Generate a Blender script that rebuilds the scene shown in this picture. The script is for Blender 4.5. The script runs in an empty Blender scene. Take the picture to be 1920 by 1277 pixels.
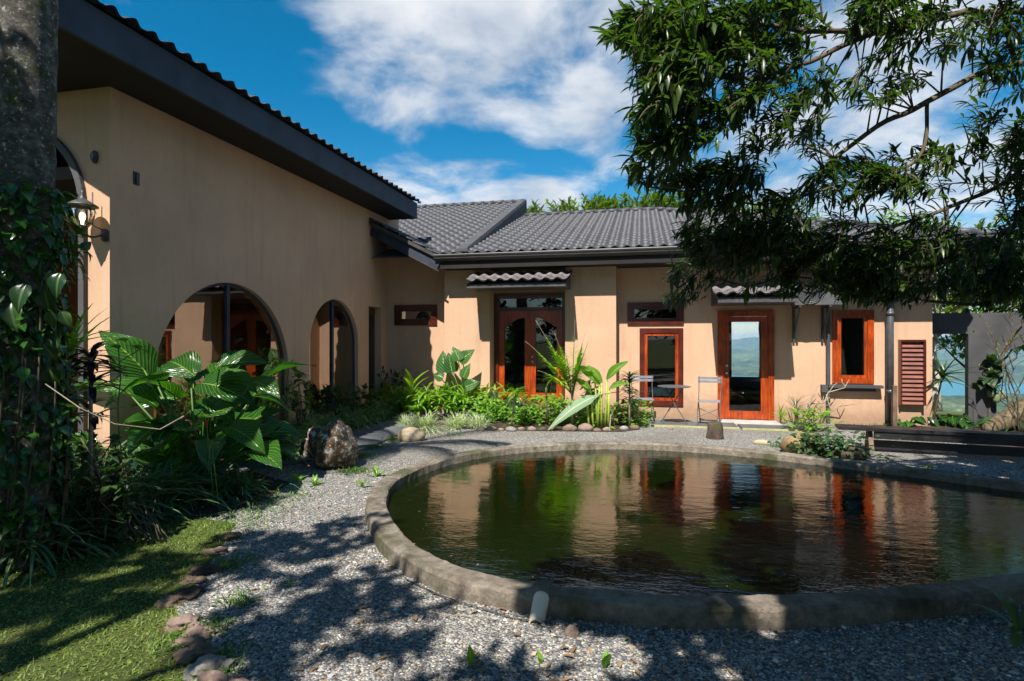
import bpy, bmesh, math, random
import numpy as np
from mathutils import Vector, Matrix, noise as mnoise
random.seed(7); RS = np.random.RandomState(11)
SC = bpy.context.scene
COL = SC.collection
R = math.radians
# ------------------------------------------------------------------ camera
F = 1073.0; TH = math.atan(242/1073); S_, C_ = math.sin(TH), math.cos(TH); CH = 1.64
cam = bpy.data.cameras.new('camera'); cam.sensor_width = 36; cam.lens = F/1920*36
cam.clip_start = 0.05; cam.clip_end = 30000
camo = bpy.data.objects.new('camera', cam); COL.objects.link(camo)
camo.location = (0, 0, CH); camo.rotation_euler = (R(90.0), 0, TH)
cam.shift_y = -1.5/1920
SC.camera = camo
# ------------------------------------------------------------------ light
SUN = Vector((-0.13, -1.0, 1.42)).normalized()          # towards the sun
EL = math.asin(SUN.z)
w = bpy.data.worlds.new('World'); SC.world = w; w.use_nodes = True
nt = w.node_tree; nt.nodes.clear()
def wn(t, **k):
    n = nt.nodes.new(t)
    for a, b in k.items(): setattr(n, a, b)
    return n
def wl(a, b): nt.links.new(a, b)
def wmath(op, a, b=None, c=None):
    n = wn('ShaderNodeMath', operation=op)
    for i, v in enumerate((a, b, c)):
        if v is None: continue
        if isinstance(v, (int, float)): n.inputs[i].default_value = v
        else: wl(v, n.inputs[i])
    return n.outputs[0]
sky = wn('ShaderNodeTexSky', sky_type='NISHITA', sun_disc=False, sun_elevation=EL, sun_rotation=R(187.4))
sky.altitude = 300; sky.air_density = 1.0; sky.dust_density = 0.3; sky.ozone_density = 2.5
hs = wn('ShaderNodeHueSaturation'); hs.inputs['Hue'].default_value = 0.487; hs.inputs['Saturation'].default_value = 1.5; hs.inputs['Value'].default_value = 1.38
wl(sky.outputs[0], hs.inputs['Color'])
tc = wn('ShaderNodeTexCoord'); sp = wn('ShaderNodeSeparateXYZ'); wl(tc.outputs['Generated'], sp.inputs[0])
az = wmath('MULTIPLY', wmath('ARCTAN2', sp.outputs[0], sp.outputs[1]), 57.2958)
el = wmath('MULTIPLY', wmath('ARCSINE', sp.outputs[2]), 57.2958)
def blob(a, e, ra, re, amp, tilt=0.0):
    da = wmath('SUBTRACT', az, a); de = wmath('SUBTRACT', wmath('SUBTRACT', el, e), wmath('MULTIPLY', da, tilt))
    q = wmath('ADD', wmath('POWER', wmath('ABSOLUTE', wmath('DIVIDE', da, ra)), 2.0), wmath('POWER', wmath('ABSOLUTE', wmath('DIVIDE', de, re)), 2.0))
    return wmath('MULTIPLY', wmath('MAXIMUM', wmath('SUBTRACT', 1.0, q), -1.0), amp)
bl = [blob(-16, 33, 21, 14, .62, -.18), blob(-5, 23, 7, 6.5, .5, -.45), blob(-15, 13.5, 14, 4.4, .62), blob(15, 17, 14, 16, .42), blob(4, 25, 8, 9, .3), blob(28, 12, 15, 11, .4), blob(100, 30, 40, 25, .35), blob(-150, 30, 60, 25, .35)]
mx = bl[0]
for b in bl[1:]: mx = wmath('MAXIMUM', mx, b)
cv = wn('ShaderNodeCombineXYZ')
dz = wmath('ADD', wmath('MAXIMUM', sp.outputs[2], 0.0), 0.25)
wl(wmath('DIVIDE', sp.outputs[0], dz), cv.inputs[0]); wl(wmath('DIVIDE', sp.outputs[1], dz), cv.inputs[1])
n1 = wn('ShaderNodeTexNoise'); n1.inputs['Scale'].default_value = 2.6; n1.inputs['Detail'].default_value = 9; n1.inputs['Roughness'].default_value = .58; n1.inputs['Distortion'].default_value = .25
wl(cv.outputs[0], n1.inputs['Vector'])
dens = wmath('ADD', wmath('MULTIPLY', wmath('SUBTRACT', n1.outputs[0], 0.5), 3.4), mx)
mr = wn('ShaderNodeMapRange', interpolation_type='SMOOTHSTEP'); mr.inputs[1].default_value = -0.12; mr.inputs[2].default_value = 0.75
wl(dens, mr.inputs[0])
n2 = wn('ShaderNodeTexNoise'); n2.inputs['Scale'].default_value = 3.6; n2.inputs['Detail'].default_value = 6
wl(cv.outputs[0], n2.inputs['Vector'])
cr = wn('ShaderNodeValToRGB'); cr.color_ramp.elements[0].position = .36; cr.color_ramp.elements[0].color = (5.6, 6.3, 7.4, 1)
cr.color_ramp.elements[1].position = .62; cr.color_ramp.elements[1].color = (9.8, 9.9, 10.2, 1); wl(n2.outputs[0], cr.inputs[0])
mixc = wn('ShaderNodeMixRGB'); wl(wmath('MULTIPLY', mr.outputs[0], .92), mixc.inputs[0]); wl(hs.outputs[0], mixc.inputs[1]); wl(cr.outputs[0], mixc.inputs[2])
bg = wn('ShaderNodeBackground'); bg.inputs[1].default_value = 0.056; wl(mixc.outputs[0], bg.inputs[0])
wo = wn('ShaderNodeOutputWorld'); wl(bg.outputs[0], wo.inputs[0])
sl = bpy.data.lights.new('sun', 'SUN'); sl.energy = 5.0; sl.angle = R(0.5); sl.color = (1.0, .95, .87)
so = bpy.data.objects.new('sun', sl); COL.objects.link(so); so.rotation_euler = (-SUN).to_track_quat('-Z', 'Y').to_euler(); so.location = (0, -5, 20)
SC.view_settings.view_transform = 'Standard'; SC.view_settings.look = 'None'; SC.view_settings.exposure = 0.80; SC.view_settings.gamma = 1
SC.cycles.max_bounces = 8; SC.cycles.transparent_max_bounces = 12

# ------------------------------------------------------------------ photo <-> world
def D(x, y):
    u = (x-960)/F; return (-S_+u*C_, C_+u*S_, (637-y)/F)
def P(x, y, t):
    d = D(x, y); return Vector((t*d[0], t*d[1], CH+t*d[2]))
def G(x, y, z=0.0):
    d = D(x, y); t = (z-CH)/d[2]; return Vector((t*d[0], t*d[1], z))
def WY(x, y, Y):
    d = D(x, y); t = Y/d[1]; return Vector((t*d[0], Y, CH+t*d[2]))

# ------------------------------------------------------------------ materials
MATS = {}
class N:
    def __init__(s, name):
        s.m = bpy.data.materials.new(name); s.m.use_nodes = True; s.t = s.m.node_tree
        s.b = s.t.nodes['Principled BSDF']; s.o = s.t.nodes['Material Output']
    def n(s, t, **k):
        x = s.t.nodes.new(t)
        for a, b in k.items():
            if a in x.inputs.keys() if hasattr(x.inputs, 'keys') else False: x.inputs[a].default_value = b
            else: setattr(x, a, b)
        return x
    def l(s, a, b): s.t.links.new(a, b)
    def obj(s):
        return s.n('ShaderNodeTexCoord').outputs['Object']
    def noise(s, scale, detail=4, rough=.5, vec=None, sc=None):
        x = s.n('ShaderNodeTexNoise'); x.inputs['Scale'].default_value = scale; x.inputs['Detail'].default_value = detail; x.inputs['Roughness'].default_value = rough
        v = vec or s.geo()
        if sc:
            mp = s.n('ShaderNodeMapping'); mp.inputs['Scale'].default_value = sc; s.l(v, mp.inputs[0]); v = mp.outputs[0]
        s.l(v, x.inputs['Vector']); return x.outputs[0]
    def geo(s):
        return s.n('ShaderNodeNewGeometry').outputs['Position']
    def ramp(s, f, stops):
        r = s.n('ShaderNodeValToRGB'); e = r.color_ramp.elements
        while len(e) < len(stops): e.new(.5)
        for i, (p, c) in enumerate(stops): e[i].position = p; e[i].color = (*c, 1) if len(c) == 3 else c
        s.l(f, r.inputs[0]); return r.outputs[0]
    def mix(s, f, a, b, mode='MIX'):
        x = s.n('ShaderNodeMixRGB', blend_type=mode)
        for i, v in enumerate((f, a, b)):
            if isinstance(v, (int, float)): x.inputs[i].default_value = v
            elif isinstance(v, tuple): x.inputs[i].default_value = (*v, 1)
            else: s.l(v, x.inputs[i])
        return x.outputs[0]
    def math(s, op, a, b=0.0):
        x = s.n('ShaderNodeMath', operation=op)
        for i, v in enumerate((a, b)):
            if isinstance(v, (int, float)): x.inputs[i].default_value = v
            else: s.l(v, x.inputs[i])
        return x.outputs[0]
    def bump(s, h, strength=.3, dist=.01):
        x = s.n('ShaderNodeBump'); x.inputs['Strength'].default_value = strength; x.inputs['Distance'].default_value = dist
        s.l(h, x.inputs['Height']); s.l(x.outputs[0], s.b.inputs['Normal']); return x
    def base(s, c):
        if isinstance(c, tuple): s.b.inputs['Base Color'].default_value = (*c, 1)
        else: s.l(c, s.b.inputs['Base Color'])
    def rough(s, r, spec=.5, metal=0):
        if isinstance(r, (int, float)): s.b.inputs['Roughness'].default_value = r
        else: s.l(r, s.b.inputs['Roughness'])
        s.b.inputs['Specular IOR Level'].default_value = spec; s.b.inputs['Metallic'].default_value = metal

def reg(k):
    def f(fn): MATS[k] = fn(); return fn
    return f
def mottled(name, a, b, scale=3, rough=.8, bs=60, bstr=.3, bd=.005, spec=.3, det=6, stops=(.35, .65), sc=None, metal=0):
    m = N(name); n = m.noise(scale, det, .6, sc=sc); m.base(m.ramp(n, [(stops[0], a), (stops[1], b)])); m.rough(rough, spec, metal)
    m.bump(m.noise(bs, 5, .6, sc=sc), bstr, bd); MATS[name] = m.m; return m
def plaster(name, c):
    m = N(name); big = m.noise(.9, 5, .6); st = m.noise(2.2, 6, .7, sc=(1.6, 1.6, .7))
    a = tuple(x*.86 for x in c); b = tuple(min(1, x*1.06) for x in c)
    col = m.ramp(big, [(.3, a), (.7, b)])
    col = m.mix(.22, col, m.ramp(st, [(.3, tuple(x*.72 for x in c)), (.6, c)]))
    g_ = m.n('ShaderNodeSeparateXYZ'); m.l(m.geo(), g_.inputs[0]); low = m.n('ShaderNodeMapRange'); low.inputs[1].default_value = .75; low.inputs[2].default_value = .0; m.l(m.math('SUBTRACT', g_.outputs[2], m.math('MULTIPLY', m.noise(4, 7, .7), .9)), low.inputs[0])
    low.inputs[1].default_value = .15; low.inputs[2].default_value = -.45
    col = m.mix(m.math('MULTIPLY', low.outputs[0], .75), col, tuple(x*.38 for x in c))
    sk = m.ramp(m.noise(3.0, 5, .6, sc=(2.2, 2.2, .16)), [(.54, (0, 0, 0)), (.72, (.32, .32, .32))]); col = m.mix(sk, col, tuple(x*.55 for x in c))
    fn_ = m.ramp(m.noise(45, 4, .7), [(.3, (.94, .94, .94)), (.7, (1.04, 1.04, 1.04))]); col = m.mix(1.0, col, fn_, 'MULTIPLY')
    m.base(col); m.rough(.88, .2); m.bump(m.noise(28, 8, .7), .3, .006); MATS[name] = m.m
plaster('plaster', (.63, .40, .262))
plaster('terracotta_plaster', (.46, .15, .045))
mottled('charcoal_paint', (.020, .026, .042), (.040, .049, .074), 3, .6, 60, .35, .004, .4)
mottled('charcoal_frame', (.055, .054, .058), (.085, .082, .086), 2, .7, 90, .3, .003, .3)
mottled('black_soffit', (.018, .015, .014), (.026, .022, .02), 3, .8)
mottled('gutter_metal', (.05, .045, .043), (.07, .064, .06), 6, .5, 30, .05, .002, .5)
mottled('tile_backing', (.08, .078, .084), (.12, .117, .124), 3, .7)  # plain grey for tile undersides, backing sheets and rear slopes
m = N('roof_tile'); n = m.noise(2.2, 6, .65); f = m.noise(22, 5, .7)
m.base(m.mix(.5, m.ramp(n, [(.3, (.028, .028, .033)), (.7, (.072, .071, .080))]), m.ramp(f, [(.3, (.025, .025, .03)), (.60, (.075, .074, .082)), (.74, (.22, .22, .19))])))
m.rough(.55, .45); m.bump(m.noise(70, 4), .3, .004); MATS['roof_tile'] = m.m
m = N('awning_tile'); f = m.noise(18, 6, .7)
m.base(m.ramp(f, [(.3, (.10, .085, .08)), (.52, (.17, .15, .145)), (.7, (.27, .245, .235))])); m.rough(.7, .3); m.bump(m.noise(60, 4), .5, .006); MATS['awning_tile'] = m.m
def wood(name, a, b, sc=(30, 30, 3), rough=.32, coat=.3):
    m = N(name); n = m.noise(1, 7, .68, sc=sc); wr = m.ramp(m.noise(2.6, 5, .6), [(.35, (.55, .5, .5)), (.65, (1.1, 1.1, 1.1))]); m.base(m.mix(1.0, m.ramp(n, [(.32, a), (.60, b)]), wr, 'MULTIPLY')); m.rough(rough, .5)
    m.b.inputs['Coat Weight'].default_value = coat; m.b.inputs['Coat Roughness'].default_value = .15
    m.bump(n, .12, .003); MATS[name] = m.m
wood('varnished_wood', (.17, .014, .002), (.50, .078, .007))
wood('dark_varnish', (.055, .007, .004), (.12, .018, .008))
wood('louver_wood', (.14, .03, .018), (.27, .075, .04), sc=(3, 3, 30), rough=.5, coat=.05)
wood('bench_wood', (.010, .009, .010), (.035, .032, .035), sc=(4, 4, 40), rough=.45, coat=.1)
wood('brown_wood', (.12, .075, .05), (.26, .17, .12), rough=.7, coat=0)
wood('weathered_wood', (.16, .14, .11), (.42, .37, .28), sc=(3, 30, 30), rough=.85, coat=0)
def glass(name, refl, trans, tint=(.55, .5, .45)):
    m = N(name); g = m.n('ShaderNodeBsdfGlossy'); g.inputs['Roughness'].default_value = .01; g.inputs['Color'].default_value = (.95, .93, .9, 1)
    tr = m.n('ShaderNodeBsdfTransparent'); tr.inputs[0].default_value = tuple(trans*x for x in tint)+(1,)
    fr = m.n('ShaderNodeFresnel'); fr.inputs[0].default_value = 1.5
    mx_ = m.n('ShaderNodeMixShader'); m.l(m.math('ADD', fr.outputs[0], refl), mx_.inputs[0]); m.l(tr.outputs[0], mx_.inputs[1]); m.l(g.outputs[0], mx_.inputs[2])
    bp = m.n('ShaderNodeBump'); bp.inputs['Strength'].default_value = .03; bp.inputs['Distance'].default_value = .02; m.l(m.noise(2.5, 2), bp.inputs['Height']); m.l(bp.outputs[0], g.inputs['Normal'])
    m.l(mx_.outputs[0], m.o.inputs[0]); MATS[name] = m.m
glass('tinted_glass', .20, .55, (.62, .42, .28))
glass('dark_glass', .05, .35)
glass('clear_glass', .03, .95, (.97, .98, 1))
glass('frosted_brown_glass', .05, .5, (.5, .4, .3))
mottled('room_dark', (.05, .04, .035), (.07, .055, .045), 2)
mottled('blind_brown', (.17, .125, .08), (.22, .165, .11), 5, .6, 20)
m = N('floor_tile'); br = m.n('ShaderNodeTexBrick'); br.offset = 0; br.inputs['Scale'].default_value = 1; br.inputs['Color1'].default_value = (.07, .08, .09, 1); br.inputs['Color2'].default_value = (.10, .11, .12, 1); br.inputs['Mortar'].default_value = (.02, .02, .02, 1); br.inputs['Mortar Size'].default_value = .012; br.inputs['Row Height'].default_value = .45; br.inputs['Brick Width'].default_value = .45
m.l(m.geo(), br.inputs[0]); m.base(br.outputs[0]); m.rough(.18, .6); MATS['floor_tile'] = m.m
mottled('grey_metal', (.17, .19, .22), (.25, .27, .30), 8, .45, 30, .05, .001, .5)
mottled('dark_metal', (.07, .075, .085), (.11, .115, .125), 8, .45, 30, .05, .001, .5)
mottled('steel', (.5, .48, .45), (.6, .58, .55), 8, .3, 30, .05, .001, .5, metal=1)
mottled('black_iron', (.03, .03, .032), (.07, .068, .07), 20, .5, 60, .4, .003, .5)
mottled('pipe_plastic', (.05, .052, .058), (.085, .088, .096), 6, .4, 30, .05, .001, .5)
mottled('ac_casing', (.085, .085, .09), (.12, .12, .125), 6, .5)
mottled('paving_slate', (.075, .08, .088), (.125, .13, .14), 3, .7, 20, .3, .004)
mottled('pale_stone', (.34, .31, .28), (.50, .46, .42), 6, .85, 30, .4, .006)
mottled('yellow_trim', (.35, .34, .12), (.45, .43, .18), 6, .7)
m = N('concrete'); a = m.noise(3.0, 8, .7); b_ = m.noise(14, 8, .75)
col = m.mix(.5, m.ramp(a, [(.30, (.10, .078, .06)), (.48, (.22, .18, .14)), (.68, (.38, .33, .26))]), m.ramp(b_, [(.35, (.08, .06, .045)), (.65, (.40, .35, .28))]))
g_ = m.noise(2.1, 6, .6); col = m.mix(m.ramp(g_, [(.50, (0, 0, 0)), (.64, (.8, .8, .8))]), col, (.06, .068, .022)); col = m.mix(m.ramp(m.noise(1.3, 8, .75), [(.52, (0, 0, 0)), (.62, (.7, .7, .7))]), col, (.06, .048, .038))
geo = m.n('ShaderNodeNewGeometry'); sx = m.n('ShaderNodeSeparateXYZ'); m.l(geo.outputs['Position'], sx.inputs[0])
m.base(col); m.rough(.92, .2); m.bump(m.noise(30, 10, .8), 1.0, .022); MATS['concrete'] = m.m
m = N('water'); m.base((.004, .009, .0006)); m.rough(.01, .5); m.b.inputs['IOR'].default_value = 1.75
wv = m.noise(3.2, 4, .5, sc=(1, 2.4, 1)); wv2 = m.noise(13, 3, .6, sc=(1, 2.2, 1)); pch = m.ramp(m.noise(.8, 3, .5), [(.38, (.25, .25, .25)), (.6, (1, 1, 1))]); wv = m.math('MULTIPLY', wv, pch); wv2 = m.math('MULTIPLY', wv2, pch)
bp = m.n('ShaderNodeBump'); bp.inputs['Strength'].default_value = .5; bp.inputs['Distance'].default_value = .010; m.l(wv, bp.inputs['Height'])
bp2 = m.n('ShaderNodeBump'); bp2.inputs['Strength'].default_value = .5; bp2.inputs['Distance'].default_value = .0045; m.l(wv2, bp2.inputs['Height']); m.l(bp.outputs[0], bp2.inputs['Normal']); m.l(bp2.outputs[0], m.b.inputs['Normal'])
MATS['water'] = m.m
m = N('lake_water'); m.base((.02, .17, .22)); m.rough(.45, .5); m.bump(m.noise(.05, 5, .6), .3, 2.0); MATS['lake_water'] = m.m
m = N('gravel'); vo = m.n('ShaderNodeTexVoronoi'); vo.inputs['Scale'].default_value = 72; m.l(m.geo(), vo.inputs['Vector'])
sv = m.n('ShaderNodeSeparateColor'); m.l(vo.outputs['Color'], sv.inputs[0])
c1 = m.ramp(sv.outputs[0], [(0, (.09, .09, .09)), (.35, (.24, .24, .235)), (.68, (.42, .41, .39)), (.88, (.44, .37, .27)), (1, (.74, .72, .68))])
c1 = m.mix(m.ramp(vo.outputs['Distance'], [(.35, (0, 0, 0)), (.8, (.75, .75, .75))]), c1, (.03, .028, .026))
pt = m.noise(.8, 5, .6); c1 = m.mix(m.ramp(pt, [(.42, (0, 0, 0)), (.75, (.45, .45, .45))]), c1, (.11, .085, .06))
m.base(c1); m.rough(.85, .3); hh = m.math('MULTIPLY', vo.outputs['Distance'], -1); m.bump(hh, 1.0, .012); MATS['gravel'] = m.m
m = N('pebble'); gi = m.n('ShaderNodeNewGeometry'); m.base(m.ramp(gi.outputs['Random Per Island'], [(0, (.07, .07, .072)), (.3, (.16, .16, .162)), (.6, (.30, .298, .29)), (.82, (.40, .38, .34)), (.93, (.44, .33, .21)), (1, (.68, .66, .63))])); m.rough(.8, .3); MATS['pebble'] = m.m
mottled('soil', (.022, .016, .010), (.07, .05, .032), 5, .95, 30, .8, .02)
m = N('lawn_soil'); a = m.noise(2.5, 8, .7); b_ = m.noise(60, 4, .7)
m.base(m.mix(.5, m.ramp(a, [(.35, (.035, .05, .015)), (.52, (.09, .11, .03)), (.66, (.12, .09, .05))]), m.ramp(b_, [(.3, (.02, .03, .008)), (.7, (.11, .13, .04))]))); m.rough(.95, .1); m.bump(b_, 1, .02); MATS['lawn_soil'] = m.m
m = N('terrain'); a = m.noise(.25, 8, .7); b_ = m.noise(.01, 8, .7)
m.base(m.ramp(a, [(.3, (.04, .055, .018)), (.6, (.09, .11, .035)), (.8, (.14, .12, .06))])); m.rough(.95, .1); MATS['terrain'] = m.m
m = N('hill'); a = m.noise(.0035, 10, .7); b_ = m.noise(.035, 8, .8)
m.base(m.mix(.6, m.ramp(a, [(.40, (.012, .035, .010)), (.5, (.06, .11, .03)), (.60, (.28, .33, .10))]), m.ramp(b_, [(.42, (.004, .014, .005)), (.50, (.05, .09, .02)), (.56, (.16, .21, .06)), (.64, (.50, .48, .34))]))); m.rough(.95, .05); m.bump(b_, 1, 18); MATS['hill'] = m.m
def stone(name, a, b, c, moss=.0, scale=6, lich=.0):
    m = N(name); n = m.noise(scale, 9, .7); col = m.ramp(n, [(.3, a), (.5, b), (.7, c)])
    if moss: col = m.mix(m.ramp(m.noise(scale*.6, 6, .7), [(.6-moss, (0, 0, 0)), (.72-moss, (1, 1, 1))]), col, (.06, .075, .015))
    if lich: col = m.mix(m.ramp(m.noise(scale*2.2, 7, .7), [(.66-lich, (0, 0, 0)), (.70-lich, (1, 1, 1))]), col, (.50, .49, .44))
    m.base(col); m.rough(.9, .2); m.bump(m.noise(scale*5, 8, .75), .9, .02); MATS[name] = m.m
stone('rock_lichen', (.045, .028, .017), (.14, .09, .055), (.26, .2, .14), 0, 7, .12)
stone('rock_tan', (.30, .22, .14), (.44, .34, .22), (.55, .46, .34), 0, 5)
stone('rock_brown', (.10, .065, .045), (.20, .14, .105), (.31, .23, .18), 0, 8)
stone('rock_pink', (.15, .10, .08), (.27, .19, .155), (.38, .29, .24), 0, 8)
stone('rock_grey', (.16, .145, .13), (.28, .26, .23), (.40, .38, .34), 0, 9)
stone('rock_moss', (.10, .065, .03), (.26, .18, .09), (.42, .32, .18), .08, 6)
stone('rock_dark', (.04, .03, .022), (.09, .065, .05), (.15, .12, .09), .06, 8)
stone('palm_bark', (.03, .028, .022), (.11, .10, .085), (.30, .285, .25), .07, 13, .07)
stone('bark_brown', (.07, .05, .032), (.15, .11, .07), (.24, .19, .12), .06, 9)
stone('bark_pale', (.32, .30, .27), (.50, .48, .44), (.66, .64, .6), 0, 6)
mottled('branch_bark', (.045, .035, .022), (.15, .12, .075), 14, .85, 40, .6, .006)
mottled('twig_pale', (.24, .19, .13), (.40, .33, .24), 10, .85)
def leafmat(name, a, b, vein=None, veinw=.03, rough=.36, tl=.35, side=False, tlc=None, spec=.5, vs=11):
    m = N(name); gi = m.n('ShaderNodeNewGeometry'); r = gi.outputs['Random Per Island']
    col = m.ramp(r, [(0, a), (1, b)])
    uv = m.n('ShaderNodeUVMap'); sx = m.n('ShaderNodeSeparateXYZ'); m.l(uv.outputs[0], sx.inputs[0])
    if vein:
        d = m.math('ABSOLUTE', m.math('SUBTRACT', sx.outputs[0], .5))
        mr_ = m.n('ShaderNodeMapRange'); mr_.inputs[1].default_value = veinw; mr_.inputs[2].default_value = veinw*2; mr_.inputs[3].default_value = 1; mr_.inputs[4].default_value = 0; m.l(d, mr_.inputs[0]); f = mr_.outputs[0]
        if side:
            sn = m.math('SINE', m.math('MULTIPLY', m.math('SUBTRACT', sx.outputs[1], m.math('MULTIPLY', d, .9)), vs*6.283))
            mr2 = m.n('ShaderNodeMapRange'); mr2.inputs[1].default_value = .80; mr2.inputs[2].default_value = .99; mr2.inputs[4].default_value = .55; m.l(sn, mr2.inputs[0]); f = m.math('MAXIMUM', f, mr2.outputs[0])
            bp = m.n('ShaderNodeBump'); bp.inputs['Strength'].default_value = .5; bp.inputs['Distance'].default_value = .01; m.l(sn, bp.inputs['Height']); m.l(bp.outputs[0], m.b.inputs['Normal'])
        col = m.mix(f, col, vein)
    m.base(col); m.rough(rough, spec)
    t = m.n('ShaderNodeBsdfTranslucent'); m.l(m.mix(1.0, col, tlc or (1.6, 1.9, .5), 'MULTIPLY'), t.inputs[0])
    mx_ = m.n('ShaderNodeMixShader'); mx_.inputs[0].default_value = tl; m.l(m.b.outputs[0], mx_.inputs[1]); m.l(t.outputs[0], mx_.inputs[2]); m.l(mx_.outputs[0], m.o.inputs[0])
    MATS[name] = m.m
leafmat('tree_leaf', (.012, .030, .009), (.055, .105, .018), (.12, .17, .04), .03, .36, .38)
leafmat('shade_leaf', (.03, .06, .015), (.06, .10, .02), None, .03, .5, .2)
leafmat('vine_leaf', (.015, .055, .010), (.05, .15, .02), (.08, .2, .03), .02, .25, .25)
leafmat('big_leaf', (.016, .07, .012), (.035, .13, .016), (.20, .33, .04), .012, .22, .35, True)
leafmat('elephant_leaf', (.02, .075, .022), (.045, .14, .03), (.25, .36, .08), .014, .28, .3, True, vs=6)
leafmat('strap_dark', (.03, .07, .028), (.09, .17, .075), (.22, .30, .16), .06, .35, .25)
leafmat('strap_green', (.10, .20, .06), (.36, .46, .20), None, .03, .4, .3)
leafmat('strap_bright', (.10, .24, .02), (.28, .40, .04), (.4, .5, .12), .06, .35, .4)
leafmat('variegated', (.42, .47, .32), (.75, .76, .62), (.16, .24, .10), .10, .5, .25)
leafmat('bright_leaf', (.06, .19, .015), (.20, .38, .03), (.3, .45, .08), .03, .35, .4)
leafmat('weed_leaf', (.035, .10, .012), (.15, .26, .03), None, .03, .4, .35)
leafmat('frond_leaf', (.17, .33, .02), (.38, .50, .05), None, .03, .4, .45)
leafmat('banana_leaf', (.10, .27, .02), (.20, .40, .04), (.35, .5, .12), .03, .3, .45, True, vs=16)
leafmat('pale_frond', (.20, .33, .19), (.32, .46, .28), (.5, .58, .4), .05, .35, .25, True, vs=14)
leafmat('dark_leaf', (.012, .04, .012), (.04, .09, .02), (.08, .14, .04), .04, .3, .2)
leafmat('purple_leaf', (.02, .010, .018), (.055, .02, .035), None, .04, .3, .15, tlc=(1.5, .8, .9))
leafmat('grass_blade', (.07, .12, .02), (.26, .33, .075), None, .03, .5, .35)
leafmat('far_leaf', (.018, .045, .018), (.05, .10, .03), None, .03, .5, .25)
leafmat('olive_leaf', (.05, .085, .015), (.16, .22, .035), None, .03, .4, .35)
leafmat('dry_leaf', (.16, .09, .045), (.36, .24, .13), None, .03, .7, .2, tlc=(1.2, 1, .7))
leafmat('red_petal', (.5, .03, .015), (.7, .09, .02), None, .03, .4, .3, tlc=(1.2, .6, .5))
mottled('banana_stalk', (.22, .34, .04), (.42, .5, .08), 5, .4)
mottled('green_stalk', (.05, .12, .02), (.10, .2, .035), 5, .45)
mottled('fruit_green', (.14, .17, .08), (.22, .26, .13), 6, .5)
m = N('bulb'); m.b.inputs['Emission Color'].default_value = (1, .72, .35, 1); m.b.inputs['Emission Strength'].default_value = 3.0; m.base((.9, .8, .6)); MATS['bulb'] = m.m
mottled('bamboo', (.36, .27, .15), (.62, .57, .47), 9, .55, 30, .2, .003, stops=(.3, .5))

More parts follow.
